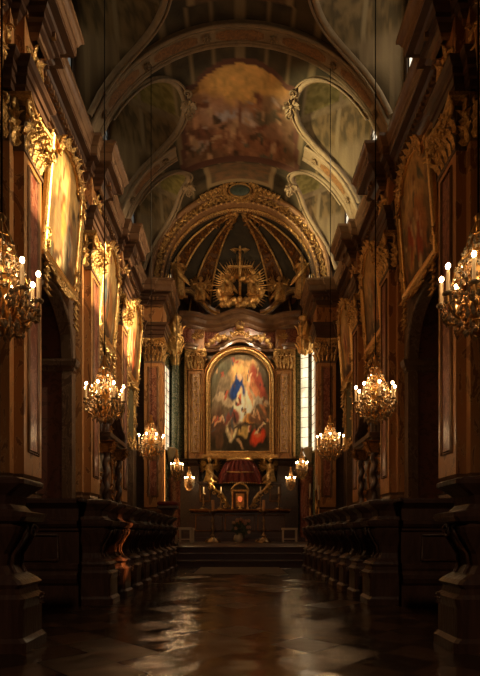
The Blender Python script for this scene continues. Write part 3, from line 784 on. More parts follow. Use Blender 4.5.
# half dome
def dome_pt(az, el, R=3.78, H=3.9):
    return (R*math.cos(el)*math.sin(az), 22.65+R*math.cos(el)*math.cos(az)*1.08, 11.6+H*math.sin(el))
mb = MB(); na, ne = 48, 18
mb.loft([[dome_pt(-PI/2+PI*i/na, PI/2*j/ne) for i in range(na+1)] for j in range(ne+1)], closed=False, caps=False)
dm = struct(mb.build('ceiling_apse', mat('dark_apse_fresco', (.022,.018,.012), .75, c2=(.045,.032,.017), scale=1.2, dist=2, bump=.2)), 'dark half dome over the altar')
rb = MB(); rg = MB(); rl = MB(); rng = random.Random(4)
for az in (-.62, .62, -1.2, 1.2):
    wid = .17
    for da in (-wid, wid):
        rg.tube([dome_pt(az+da*(1-.35*j/16), PI/2*.97*j/16, 3.68, 3.81) for j in range(17)], .05, 6)
    rb.loft([[dome_pt(az-wid*(1-.35*j/16), PI/2*.97*j/16, 3.72, 3.85), dome_pt(az+wid*(1-.35*j/16), PI/2*.97*j/16, 3.72, 3.85)] for j in range(17)], closed=False, caps=False)
    for j in range(15):
        el = PI/2*.95*(j+.5)/15; p = Vector(dome_pt(az, el, 3.66, 3.79)); nn = (Vector((0,22.9,12.2))-p).normalized()
        rl.M = frame(p, Vector((0,0,1)).cross(nn), nn); scroll(rl, (-.12,0,0), .14, 1.4, .28, (-1)**j, rng.uniform(0,6), 10, 5); scroll(rl, (.14,0,.05), .12, 1.4, .28, -(-1)**j, rng.uniform(0,6), 10, 5); leaf(rl, (0,0,-.1), rng.uniform(0,6), .26, .14)
rb.build('rib_bands', mat('rust_rib', (.16,.075,.03), .5, .2, c2=(.09,.04,.02), scale=6), dm); rg.build('rib_edges', GOLD, dm); rl.build('rib_scrolls', DKGOLD, dm)
mb = MB(); mb.loft([[dome_pt(-PI/2+PI*i/na, 0, r_)[:2]+(z_,) for i in range(na+1)] for r_, z_ in ((3.6,11.62),(3.6,11.72),(3.78,11.75),(6.2,11.75))], closed=False, caps=False)
mb.sweep(PL[1:4], [(o*.6, z) for o, z in CORN]); mb.sweep(PL[6:9], [(o*.6, z) for o, z in CORN]); mb.build('dome_ledge', ROSE, dm)
# small bright windows in the foot of the dome, beyond the statues
for s in (-1,1):
    Mx = frame((s*3.28, 23.7, 0), (0, 1 if s<0 else -1, 0), (-s, 0, 0))
    window(Mx, -.35, .35, 12.25, 13.0, 1, 0, PANE, 2, 4, 'small round-headed window behind the %s cornice statue' % ('left' if s<0 else 'right'))

# apse side ornament: strips, gilt corbels
for s, nm in ((-1,'left'), (1,'right')):
    MM = Matrix() if s < 0 else Matrix.Scale(-1, 4, (1,0,0))
    if s > 0: t = thing('marble_pedestal', 'tall red marble pedestal under the right apse window', 'pedestal', (3.3, 24.85, .48))
    else: t = thing('marble_column', 'green marble column with gilt capital left of the altar', 'column', (-3.22, 24.95, 0))
    m = MB(); m.lathe([(.34,.0),(.34,3.4),(.38,3.45),(.38,3.6),(.3,3.65)], 16); pd = m.build('pedestal', REDM, t)
    m = MB(); m.lathe([(.3,3.66),(.36,3.7),(.36,3.8),(.28,3.84)] if s > 0 else [(.36,.0),(.4,.05),(.4,.3),(.34,.36)], 16); m.build('slab', ROSE, t)
    if s < 0:
        m = MB(); m.lathe([(.3,3.65),(.3,3.75),(.25,3.8),(.27,3.88),(.2,3.95)], 16); m.build('base', GOLD, t)
        m = MB(); m.lathe([(.20,3.95),(.20,6),(.175,9.2)], 18); m.build('shaft', GREEN, t)
        m = MB(); m.lathe([(.18,9.2),(.2,9.25),(.19,9.3),(.24,9.8),(.34,10.0),(.34,10.1)], 14)
        for row in range(2):
            for k in range(8):
                a = 2*PI*(k+.5*row)/8; m.M = frame((.2*math.cos(a), .2*math.sin(a), 9.3+.3*row), (-math.sin(a), math.cos(a), 0), (math.cos(a), math.sin(a), 0)); leaf(m, (0,0,0), PI/2, .4, .16, out=.05, curl=.7)
        m.build('capital', GOLD, t)
    # big gilt corbel / urn caught by the sun beside the arch
    c = thing('gilded_corbel', 'large gilded scroll corbel and urn beside the chancel arch, %s' % ('brightly sunlit' if s<0 else 'in shadow'), 'corbel', (s*3.12, 23.9, 9.9), 0, 'gilded corbels')
    m = MB(); m.lathe([(.05,-.55),(.14,-.4),(.3,-.2),(.36,0),(.3,.12),(.4,.2),(.42,.3)], 14)
    for k in range(10):
        a = 2*PI*k/10; m.M = frame((.3*math.cos(a), .3*math.sin(a), -.4), (-math.sin(a), math.cos(a), 0), (math.cos(a), math.sin(a), 0)); leaf(m, (0,0,0), PI/2, .5, .2, out=.06, curl=.6); scroll(m, (0,.1,.55), .12, 1.4, .3, 1, 0)
    m.build('bracket', GOLDB, c)
    m = MB(); m.lathe([(.2,.3),(.3,.45),(.34,.7),(.3,.95),(.2,1.05),(.3,1.15),(.34,1.25),(.2,1.35),(.12,1.5),(.03,1.7)], 14)
    for k in range(8):
        a = 2*PI*k/8; m.M = frame((.32*math.cos(a), .32*math.sin(a), .45), (-math.sin(a), math.cos(a), 0), (math.cos(a), math.sin(a), 0)); leaf(m, (0,0,0), PI/2, .5, .2, out=.05, curl=.6)
    m.build('urn', GOLDB, c)
    figure('gilt robed statue standing on the %s cornice inside the chancel arch' % nm, (s*2.86, 23.0, 11.73), 1.05, 'stand', ((-.35,-.3,1.75),(.3,-.3,1.15)), mirror=-s, group='cornice statues', rz=0)

# ------------------------------------------------------------------ high altar
AY = 25.5
HA = thing('altarpiece', 'towering gilded and red marble altarpiece framing the arched painting', 'altarpiece', (0, AY, .48))
O = Vector((0, AY, .48))
IM = Matrix.Translation(-O)
def apart(mb, name, mt): mb.v = [p-O for p in mb.v]; return mb.build(name, mt, HA)
m = MB(); m.box(-2.5, 2.5, 25.35, 25.88, .48, 12.0); apart(m, 'back_wall', mat('brown_green_marble', (.06,.05,.03), .35, c2=(.10,.06,.035), scale=3, dist=3, vein=(.2,.13,.07)))
for s in (-1,1):
    m = MB(); m.sweep([(s*2.45-.62, 25.36), (s*2.45-.62+.0, 24.75), (s*2.45+.42, 24.75), (s*2.45+.42, 25.5)], [(0+o,z) for o,z in ((.06,.48),(.06,.75),(0,.8),(0,4.2),(.05,4.25),(.08,4.35),(.08,4.45),(0,4.5),(-.4,4.5))][:] if 0 else
            [(-o,z) for o,z in ((.06,.48),(.06,.75),(0,.8),(0,4.2),(.05,4.25),(.08,4.35),(.08,4.45),(0,4.5),(-.4,4.5))]); apart(m, 'pedestal', DARKM)
for s in (-1,1):
    # carved pilaster nearest the painting + outer strip
    m = MB(); m.box(s*2.2-.38, s*2.2+.38, 24.95, 25.4, 4.5, 9.1); apart(m, 'pilaster_shaft', ORANGE)
    m = MB(); a = .19; m.box(s*2.2-a, s*2.2+a, 24.93, 24.97, 4.9, 8.8); apart(m, 'carved_panel', mat('rosy_carving_%d' % (s+1), (.46,.25,.14), .4, c2=(.6,.4,.24), scale=9, dist=2, bump=.5, bscale=20))
    g = MB()
    for q in (a, a+.1): g.tube([(s*2.2-q,24.93,4.9),(s*2.2+q,24.93,4.9),(s*2.2+q,24.93,8.8),(s*2.2-q,24.93,8.8),(s*2.2-q,24.93,4.9)], .025, 4)
    for k in range(17):
        g.M = frame((s*2.2, 24.92, 5.05+.22*k), (1,0,0), (0,-1,0)); scroll(g, (.05*(-1)**k, 0, 0), .09, 1.3, .28, (-1)**k, 0, 9, 4); leaf(g, (0,0,0), PI/2+.6*(-1)**k, .16, .08)
    g.M = Matrix.Translation((0,0,0)); apart(g, 'gilt_vine', GOLD)
    g = MB(); g.M = Matrix(((1,0,0,s*2.2),(0,-1,0,25.35),(0,0,1,9.05),(0,0,0,1))); bl = MB(); bl.M = g.M; capital(g, .76, .42, .95, bell=bl); apart(g, 'capital', GOLD); apart(bl, 'capital_bell', DKGOLD)
    g = MB(); g.box(s*2.72-.07, s*2.72+.07, 25.1, 25.5, 4.5, 10.9)
    for k in range(26): g.ball((s*2.72, 25.09, 4.7+.24*k), .05, 6, 4)
    apart(g, 'beaded_strip', GOLD)
    g = MB(); g.box(s*1.77-.05, s*1.77+.05, 25.2, 25.4, 4.5, 9.1); apart(g, 'fillet', DKGOLD)
# serpentine entablature
def serp(off=0): 
    pts = []
    for i in range(61):
        x = -2.95+5.9*i/60; a = abs(x)
        y = 24.75 if a > 2.55 else (24.75+.45*(1-math.cos(PI*min(1,(2.55-a)/.9)))/2 if a > 1.3 else 25.2-.0)
        if a < 1.3: y = 25.2-.35*(1+math.cos(PI*a/1.3))/2
        pts.append((x, y))
    return pts
def rise(mb, p, prof, hf, rev=False):
    P = p; rings = []
    for i, (x, y) in enumerate(P):
        a, b = P[max(0,i-1)], P[min(len(P)-1,i+1)]; d = Vector((b[0]-a[0], b[1]-a[1])).normalized(); n = Vector((d.y, -d.x))
        rings.append([(x+n.x*o, y+n.y*o, z+hf(x)) for o, z in prof])
    mb.loft(rings, closed=False, caps=False, smooth=False)
sp = serp(); hump = lambda x: .16*(1+math.cos(PI*min(1,abs(x)/1.2)))/2
m = MB(); rise(m, sp, [(0,10.0),(.05,10.02),(.05,10.15),(.1,10.18),(.1,10.3),(.02,10.33)], lambda x: 0)
m = MB(); rise(m, sp, [(-.1,10.98),(.06,11.0),(.12,11.08),(.14,11.15),(.3,11.25),(.32,11.3),(.32,11.45),(.4,11.5),(.45,11.6),(.45,11.68),(-.4,11.72)], hump); apart(m, 'cornice', ROSE)
m = MB(); rise(m, sp, [(.0,10.3),(.0,11.0)], hump); apart(m, 'curved_frieze', REDM)
for s in (-1,1):
    m = MB(); m.box(s*2.2-.42, s*2.2+.42, 24.85, 25.35, 10.0, 10.98); apart(m, 'entablature_block', ORANGE)
m = MB(); rise(m, [p for p in sp], [(0,9.98),(.07,10.0),(.07,10.12),(.12,10.15),(.14,10.26),(.02,10.3)], lambda x: .35*(1+math.cos(PI*min(1,abs(x)/1.2)))/2); apart(m, 'architrave', ROSE)
g = MB(); rng = random.Random(8)
for s in (-1,1):
    g.M = frame((s*2.2, 24.83, 10.62), (1,0,0), (0,-1,0)); rosette(g, (0,0,0), .2); 
    for q in (-1,1): scroll(g, (q*.26,.02,0), .12, 1.5, .28, q)
apart(g, 'frieze_ornament', GOLD)
# garland of gilt leaves and a small crown over the picture
g = MB(Matrix.Translation((0,24.95,0)) @ Matrix(((1,0,0,0),(0,-1,0,0),(0,0,1,0),(0,0,0,1)))); rng = random.Random(9)
for k in range(34):
    x = -1.55+3.1*k/33; z = 10.35+.55*(1-(x/1.6)**2)-.45*abs(math.sin(x*2.6))*.5
    leaf(g, (x, .05, z), rng.uniform(0,6.28), .26, .15); scroll(g, (x, .1, z), .1, 1.4, .3, rng.choice((-1,1)), rng.uniform(0,6), 9, 4)
for s in (-1,1):
    for k in range(3): g.ball((s*(.75+.3*k), .15, 10.55-.1*k), .13, 8, 6); 
apart(g, 'garland', GOLD)
g = MB(); g.lathe([(.16,0),(.2,.05),(.2,.12),(.16,.14)], 12, (0,24.75,10.95))
for k in range(6):
    a = 2*PI*k/6; g.tube([(.18*math.cos(a),24.75+.18*math.sin(a),11.05),(.2*math.cos(a),24.75+.2*math.sin(a),11.25),(.03*math.cos(a),24.75+.03*math.sin(a),11.38)], .025, 5)
g.ball((0,24.75,11.42), .05, 6, 4); apart(g, 'crown', GOLD)

# altar painting: arched picture with gilt frame
AP = thing('altar_painting', 'tall arched altar painting, blue-robed figure rising on pale clouds above a crowd', 'painting', (0, 24.98, 4.95))
aw, ah = 2.95, 3.5
r_ = random.Random(77)
AB = [(0,.82,.8,.2,0,(.38,.25,.12)), (0,.75,.42,.12,0,(.50,.33,.15)), (-.65,.88,.5,.16,.3,(.12,.11,.07)), (-.8,.7,.3,.14,.2,(.12,.10,.06)), (0,.99,.6,.06,0,(.14,.11,.07)), (.75,.85,.3,.14,.2,(.10,.08,.05)),
      (-.6,.66,.35,.12,.3,(.22,.17,.11)), (.6,.72,.3,.14,-.3,(.28,.08,.05)), (.62,.60,.28,.08,-.5,(.42,.20,.10)), (-.55,.55,.4,.05,-.25,(.38,.30,.20)), (.55,.52,.5,.05,.25,(.36,.30,.22)),
      (.1,.48,.36,.15,.2,(.66,.56,.38)), (.12,.42,.22,.1,0,(.72,.63,.45)), (-.15,.64,.22,.09,.3,(.03,.06,.16)), (.02,.66,.2,.06,-.4,(.04,.08,.20)), (0,.60,.1,.07,0,(.58,.42,.24)),
      (-.02,.75,.07,.035,0,(.66,.42,.25)), (.3,.69,.13,.03,.7,(.55,.34,.2)), (.35,.58,.12,.04,-.9,(.55,.30,.16)), (.0,.53,.05,.05,.3,(.5,.16,.08)),
      (-.75,.28,.25,.2,.2,(.14,.08,.05)), (-.7,.36,.08,.035,0,(.48,.28,.16)), (-.3,.35,.3,.07,.1,(.20,.08,.06)), (.3,.33,.2,.05,0,(.62,.30,.08)), (.55,.36,.3,.06,.1,(.18,.10,.06)),
      (0,.1,1.1,.14,0,(.05,.04,.025)), (-.3,.22,.17,.09,0,(.58,.47,.29)), (-.3,.25,.10,.06,0,(.16,.11,.07)), (.15,.27,.6,.012,.03,(.10,.07,.04)), (.1,.2,.18,.05,.1,(.42,.30,.12)), (.6,.16,.24,.09,.2,(.55,.09,.04)),
      (.62,.2,.12,.05,.2,(.66,.16,.07)), (.7,.28,.22,.02,.5,(.66,.46,.30)), (0,.08,.14,.025,-.3,(.4,.28,.16)), (-.7,.12,.12,.1,0,(.12,.07,.04))]
for i in range(60):
    y = r_.uniform(.22,.42) if i < 34 else r_.uniform(.4,.98)
    AB.append((r_.uniform(-.92,.92), y, r_.uniform(.03,.08), r_.uniform(.012,.03), r_.uniform(-1.5,1.5), r_.choice([(.50,.30,.17),(.14,.08,.05),(.32,.10,.06),(.10,.10,.10),(.40,.26,.14),(.07,.05,.04),(.55,.4,.26)])))
AB += [(-.08,.66,.17,.05,.4,(.03,.07,.2)), (0,.745,.05,.025,0,(.68,.46,.3))]
mb = MB(); cols = canvas_grid(mb, aw, ah, 70, 110, lambda u, v: blobs(u, v, AB, (.15,.11,.07), .05, 3), lambda u: ah+1.42*math.sqrt(max(0,1-u*u)), Matrix()); mb.build('canvas', CANVAS, AP, cols=[tuple(min(.95, (x*1.75)**1.3) for x in c) for c in cols])
def arched_frame(mb, w, h, rise_, prof, n=28):
    rings = []
    for g, y in prof:
        rings.append([(-w/2-g, y, -g), (w/2+g, y, -g)]+[((w/2+g)*math.cos(PI*k/n), y, h+(rise_+g)*math.sin(PI*k/n)) for k in range(n+1)])
    q = len(rings[0]); vs = [p for r in rings for p in r]
    mb.add(vs, [(i*q+j, i*q+(j+1)%q, (i+1)*q+(j+1)%q, (i+1)*q+j) for i in range(len(rings)-1) for j in range(q)])
m = MB(); arched_frame(m, aw, ah, 1.42, [(0,.0),(0,-.12),(.03,-.14),(.06,-.10),(.08,-.10),(.12,-.18),(.19,-.18),(.22,-.1),(.22,.1)]); m.build('frame', GOLD, AP)
m = MB(); arched_frame(m, aw+.5, ah, 1.68, [(0,.1),(0,-.04),(.05,-.07),(.1,-.04),(.1,.2)]); m.build('outer_moulding', DKGOLD, AP)
m = MB(); m.box(-1.9,1.9,-.35,.1,-.42,-.26); m.box(-1.8,1.8,-.28,.1,-.26,-.2)
for k in range(24):
    m.M = frame((-1.75+3.5*k/23, -.36, -.34), (1,0,0), (0,-1,0)); scroll(m, (0,0,0), .07, 1.3, .3, (-1)**k, 0, 8, 4)
m.build('sill', GOLD, AP)

# top of the altar: scroll pediments, angels, glory
for s, nm in ((-1,'left'), (1,'right')):
    t = thing('scroll_pediment', 'curved red marble pediment scroll on the %s of the altar top' % nm, 'pediment', (s*2.0, 25.15, 11.7), 0, 'pediment scrolls')
    m = MB(); pts = []
    path = [(s*-.95+s*.0, 0), ]
    P = [(-1.0,.08),(-.75,.12),(-.45,.3),(-.15,.62),(.15,.98),(.45,1.2),(.68,1.22),(.8,1.08),(.74,.9),(.58,.88)]
    rings = []
    for i, (x, z) in enumerate(P):
        a, b = P[max(0,i-1)], P[min(len(P)-1,i+1)]; d = Vector((b[0]-a[0], b[1]-a[1])).normalized(); n = Vector((-d.y, d.x)); hh = .15 if i < 7 else .1
        rings.append([(s*(x-n.x*hh), -.3, z-n.y*hh), (s*(x+n.x*hh), -.38, z+n.y*hh), (s*(x+n.x*hh), .2, z+n.y*hh), (s*(x-n.x*hh), .2, z-n.y*hh)])
    m.loft(rings, smooth=False); m.build('volute', ROSE, t)
    m = MB(); m.tube([(s*x, -.37, z) for x, z in P], .045, 6); m.tube([(s*(x), -.39, z-.1) for x, z in P[:-2]], .03, 6); m.build('gilt_edge', GOLD, t)
    figure('gilt winged angel seated on the %s pediment scroll' % nm, (s*1.95, 24.75, 12.55), .95, 'sit', ((-.45,-.35,.7),(.3,-.35,.4)) , True, mirror=-s, group='pediment angels')
GC = (0, 24.85, 13.05)
gl = thing('gilded_glory', 'sunburst of gilded rays behind the cross above the altar', 'sunburst', GC)
m = MB()
for k in range(64):
    a = 2*PI*k/64; L = 1.55*(1 if k % 2 else .86)+.12*math.sin(k*2.3)
    if math.sin(a) < -.75: continue
    d = Vector((math.cos(a), 0, math.sin(a))); q = Vector((-math.sin(a), 0, math.cos(a))); 
    m.loft([[p0+q*w+Vector((0,-.02,0)), p0+Vector((0,-.06,0)), p0-q*w+Vector((0,-.02,0)), p0+Vector((0,.02,0))] for p0, w in ((d*.45,.028),(d*L*.8,.035),(d*L,.006))], smooth=False)
m.build('rays', GOLD, gl)
m = MB(); rng = random.Random(12)
for k in range(60):
    a = rng.uniform(-PI*.98, .0) if k < 42 else rng.uniform(0, PI); r = rng.uniform(.75,1.05) if k<42 else rng.uniform(.55,.7)
    x = 1.05*r*math.cos(a); z = -.25+.75*r*math.sin(a) if k<42 else .3*math.sin(a)
    m.ball((x, -.15-rng.uniform(0,.2), z), rng.uniform(.11,.2), 8, 6)
for k in range(26):
    m.ball((rng.uniform(-.9,.9), -.3, -.95+rng.uniform(-.1,.3)), rng.uniform(.1,.17), 8, 6)
m.build('clouds', GOLD, gl)
for k, (x, z) in enumerate(((-.95,-.55),(.98,-.5),(-.45,-.95),(.5,-.93),(0,-.8))):
    m = MB(); head(m, (x, -.45, z), .13); hair(m, (x, -.45, z), .13); m.build('cherub_head', GOLD, gl)
cr = thing('tall_cross', 'plain gilt cross rising between two gilded figures above the altar', 'cross', (0, 24.7, 12.6))
m = MB(); m.box(-.06,.06,-.05,.05,0,2.05); m.build('upright', GOLD, cr)
m = MB(); m.box(-.62,.62,-.06,.04,1.35,1.47); m.build('crossbar', GOLD, cr)
figure('gilt bearded figure seated left of the cross', (-.6, 24.42, 12.75), .95, 'sit', ((-.3,-.4,.62),(.3,-.35,.5)), mirror=1, group=None)
figure('gilt figure seated right of the cross', (.62, 24.42, 12.75), .95, 'sit', ((-.25,-.35,.5),(.34,-.4,.66)), mirror=1, group=None)
dv = thing('gilt_dove', 'gilded dove with spread wings above the cross', 'dove', (0, 24.5, 14.75))
m = MB(); m.ball((0,0,0), .1, 10, 6, .8, 1.6, .8); m.ball((0,-.17,.04), .055, 8, 6); m.tube([(0,.1,0),(0,.32,.02)], [.05,.09], 6); m.build('body', GOLD, dv)
for s in (-1,1):
    m = MB()
    for k in range(6): m.tube([(s*.05,0,.02),(s*(.25-.01*k),.03*k,.07),(s*(.48-.05*k),.07*k,.0)], [.035,.03,.01], 5)
    m.build('wing', GOLD, dv)

# canopy + tabernacle + altar table
cn = thing('red_canopy', 'crimson draped canopy with gilt edge under the altar painting', 'canopy', (0, 24.7, 2.9))
m = MB(); rings = []
for j in range(15):
    v = j/14; ring = []
    for i in range(41):
        u = -1+2*i/40; spread = .55+.75*(1-v)**.6 if v > .5 else .55+.75*(1-v)**.6
        x = u*spread; y = -.32*math.cos(u*PI/2)*(.6+.4*(1-v))+.035*math.sin(u*24+v*2); z = 1.55*v-.12*math.cos(u*PI*3)*(1-v)*.6+.25*(1-v)*abs(u)**2*0
        ring.append((x, y, z))
    rings.append(ring)
m.loft(rings[4:], closed=False, caps=False); m.build('drape', REDCL, cn)
m = MB()
for s in (-1,1):
    m.tube([(s*.95,-.3,.38),(s*.78,-.33,.85),(s*.6,-.33,1.3)], [.1,.08,.05], 7)
m.build('side_swag', REDCL, cn)
m = MB()
for i in range(25):
    u = -1+2*i/24; m.ball((u*.62, -.36*math.cos(u*PI/2)-.02, 1.56), .04, 6, 4); m.ball((u*1.1, -.34*math.cos(u*PI/2)-.03, .42), .035, 6, 4)
m.tube([(-.64,0,1.56),(-.4,-.28,1.58),(0,-.4,1.58),(.4,-.28,1.58),(.64,0,1.56)], .05, 6); m.tube([(-.85,0,1.0),(-.5,-.3,.95),(0,-.4,.93),(.5,-.3,.95),(.85,0,1.0)], .03, 6)
m.build('gilt_fringe', GOLD, cn)
for s, nm in ((-1,'left'),(1,'right')):
    figure('gilded adoring angel kneeling on the %s of the red canopy' % nm, (s*1.5, 24.7, 3.3), .95, 'kneel', ((-.2,-.4,.9),(.35,-.35,1.25)), True, mirror=-s, rz=0, group='kneeling altar angels')
al = thing('high_altar', 'broad dark marble altar table with moulded top', 'altar', (0, 24.1, .82))
m = MB(); m.box(-2.3,2.3,-.35,.6,0,1.05); m.build('block', DARKM, al)
m = MB(); m.sweep([(2.35,.62),(2.35,-.42),(-2.35,-.42),(-2.35,.62)][::-1], [(-o,z) for o,z in ((-.05,1.02),(.0,1.05),(.04,1.1),(.04,1.18))]); m.box(-2.42,2.42,-.48,.64,1.12,1.18); m.build('table_top', DKGOLD, al)
m = MB()
for x0, x1 in ((-2.1,-.85),(-.7,.7),(.85,2.1)): m.tube([(x0,-.37,.15),(x1,-.37,.15),(x1,-.37,.9),(x0,-.37,.9),(x0,-.37,.15)], .03, 5)
m.M = frame((0,-.37,.52),(1,0,0),(0,-1,0)); rosette(m, (0,0,0), .25); m.build('gilt_panels', DKGOLD, al)
m = MB(); m.box(-2.15,2.15,.15,.6,1.18,1.5); m.box(-1.9,1.9,.3,.6,1.5,2.1); m.build('gradine', DARKM, al)
for s in (-1,1):
    m = MB(); P = [(.5,1.3),(.62,1.45),(.72,1.7),(.9,1.95),(1.15,2.1),(1.35,2.35),(1.3,2.55),(1.15,2.5)]
    m.tube([(s*x,.1,z) for x,z in P], [.07,.08,.09,.08,.07,.08,.07,.05], 7)
    for x, z in P[1:7]: leaf(m, (s*x,-.0,z), (PI/2-s*.8), .26, .14, out=-.05); scroll(m, (s*(x+.1),.02,z-.1), .1, 1.4, .3, s, 0)
    m.build('gilt_scroll', GOLD, al)
    m = MB(); m.box(s*1.7-.32, s*1.7+.32, .25, .55, 1.5, 2.45); m.box(s*1.7-.38, s*1.7+.38, .2, .55, 2.45, 2.55); m.build('reliquary_case', WOOD2, al)
    m = MB(); m.tube([(s*1.7-.24,.24,1.6),(s*1.7+.24,.24,1.6),(s*1.7+.24,.24,2.35),(s*1.7-.24,.24,2.35),(s*1.7-.24,.24,1.6)], .03, 5); m.build('case_moulding', DKGOLD, al)
tb = thing('tabernacle', 'domed dark tabernacle with a glowing red vigil light', 'tabernacle', (0, 24.0, 2.0))
m = MB(); m.box(-.36,.36,-.12,.2,0,.85); m.build('case', WOOD2, tb)
m = MB()
for s in (-1,1): m.lathe([(.06,0),(.06,.08),(.035,.12),(.035,.7),(.06,.76),(.06,.85)], 8, (s*.36,-.16,0))
m.box(-.44,.44,-.22,.2,.85,.93); m.tube([(-.4,-.18,.95),(-.25,-.18,1.15),(0,-.18,1.25),(.25,-.18,1.15),(.4,-.18,.95)], .05, 6); m.build('columns', GOLD, tb)
m = MB(); m.box(-.2,.2,-.15,-.11,.1,.75); m.build('door', GOLD, tb)
vl = thing('vigil_lamp', 'small red vigil lamp glowing in front of the tabernacle', 'lamp', (0, 23.72, 2.0))
m = MB(); m.lathe([(.1,0),(.1,.03),(.03,.06),(.03,.3),(.07,.34)], 10); m.build('foot', BRASS, vl)
m = MB(); m.lathe([(.05,.34),(.1,.42),(.11,.55),(.07,.6)], 10); m.build('red_glass', GLOW, vl)
# altar candlesticks
def candlestick(label, loc, h, r, wax, group, name='altar_candlestick', waxm=WAXC):
    t = thing(name, label, 'candlestick', loc, 0, group)
    m = MB(); m.lathe([(r,.0),(r,.03),(r*.8,.06),(r*.45,.12*h),(r*.25,.17*h)], 3 if 0 else 12)
    for k in range(3):
        a = 2*PI*k/3+PI/6; m.tube([(r*.5*math.cos(a), r*.5*math.sin(a), .12*h), (r*1.1*math.cos(a), r*1.1*math.sin(a), .06*h), (r*1.25*math.cos(a), r*1.25*math.sin(a), .0+.02)], r*.16, 6)
    m.build('foot', SILVER, t)
    m = MB(); m.lathe([(r*.25,.17*h),(r*.4,.22*h),(r*.18,.27*h),(r*.14,.35*h),(r*.35,.42*h),(r*.16,.48*h),(r*.14,.62*h),(r*.3,.68*h),(r*.13,.73*h),(r*.13,.88*h),(r*.3,.92*h)], 12); m.build('stem', SILVER, t)
    m = MB(); m.lathe([(r*.3,.92*h),(r*.6,.97*h),(r*.62,h),(r*.2,h)], 12); m.build('drip_pan', SILVER, t)
    m = MB(); m.lathe([(wax[0],h),(wax[0],h+wax[1]),(.008,h+wax[1]+.01)], 10); c = m.build('candle', waxm, t)
    return t
ck = candlestick('outermost left candlestick on the altar table', (-1.75, 23.95, 2.0), .75, .16, (.03,.32), 'altar candlesticks')
for x, lb in ((-.92,'inner left candlestick on the altar table'),(.98,'inner right candlestick on the altar table'),(1.85,'outermost right candlestick on the altar table')): dup(ck, (x, 23.95, 2.0), 0, lb)
fc = candlestick('tall floor candlestick with thick candle, left of the flowers', (-1.06, 19.6, .48), 1.25, .27, (.055,.42), 'floor candlesticks', 'floor_candlestick', mat('amber_wax', (.62,.30,.10), .5))
dup(fc, (.93, 19.6, .48), 0, 'tall floor candlestick with thick candle, right of the flowers')
# flowers
fl = thing('flower_arrangement', 'vase of pink and cream flowers on the floor before the altar', 'flowers', (-.06, 19.9, .48))
m = MB(); m.lathe([(.1,0),(.14,.03),(.2,.15),(.17,.28),(.12,.33),(.15,.36)], 14); m.build('vase', LINEN, fl)
m = MB(); rng = random.Random(3); tips = []
for k in range(26):
    a = rng.uniform(0,2*PI); r = rng.uniform(.1,.5); z = rng.uniform(.55,1.05); tips.append((r*math.cos(a), r*.5*math.sin(a), z-.4*r)); m.tube([(0,0,.3),(r*.3*math.cos(a),0,.5),tips[-1]], .01, 4)
    for j in range(2): m.M = Matrix.Translation((tips[-1][0]*.7, tips[-1][1]*.7, tips[-1][2]*.8)); leaf(m, (0,0,0), rng.uniform(0,6.28), .22, .09, out=.02); m.M = Matrix()
m.build('stems_and_leaves', LEAFM, fl)
for p in tips[:18]:
    m = MB(frame(p, (1,0,0), (0,-1,0))); rosette(m, (0,0,0), .085, 7); m.build('blossom', FLOWER, fl)
# stools
def stool(label, loc):
    t = thing('altar_stool', label, 'stool', loc, 0, 'stools before the altar'); m = MB(); m.box(-.3,.3,-.2,.2,.5,.58); m.build('seat', LINEN, t)
    for sx in (-1,1):
        for sy in (-1,1): m = MB(); m.box(sx*.26-.025,sx*.26+.025,sy*.16-.025,sy*.16+.025,0,.5); m.build('leg', LINEN, t)
    m = MB(); m.box(-.25,.25,-.015,.015,.12,.16); m.build('stretcher', LINEN, t); return t
st = stool('pale wooden stool left of the left floor candlestick', (-2.1, 19.7, .48))
dup(st, (1.95, 19.7, .48), 0, 'pale wooden stool right of the right floor candlestick')
dup(st, (-2.05, 18.2, .48), 0, 'pale wooden stool at the left, nearest the steps'); 

# altar platform and steps
mb = MB()
for k, (y, z) in enumerate(((12.4,.16),(12.85,.32),(13.3,.48))): mb.box(-4.55, 4.55, y, 21.85 if k < 2 else 25.9, z-.16+.0, z)
mb.v = [Vector((max(-3.4,min(3.4,p.x)) if p.y > 22 else p.x, p.y, p.z)) for p in mb.v]
for y, z in ((12.4,.16),(12.85,.32),(13.3,.48)): mb.tube([(-4.5,y,z-.02),(4.5,y,z-.02)], .022, 6)
struct(mb.build('altar_steps', STEPM), 'low red-brown stone steps rising to the altar floor')
mb = MB(); mb.box(-3.0,3.0,22.9,25.3,.48,.65); mb.box(-2.8,2.8,23.4,25.3,.65,.82); struct(mb.build('altar_predella', STEPM), 'second stone platform under the high altar')
mb = MB(); mb.loft([[(-.95,y,.002),(.95,y,.002),(.95,y,.016),(-.95,y,.016)] for y in (10.1,10.8,11.5,12.2)], smooth=False); tag(mb.build('floor_mat', RUG), 'flat beige mat on the floor before the altar steps', 'mat')

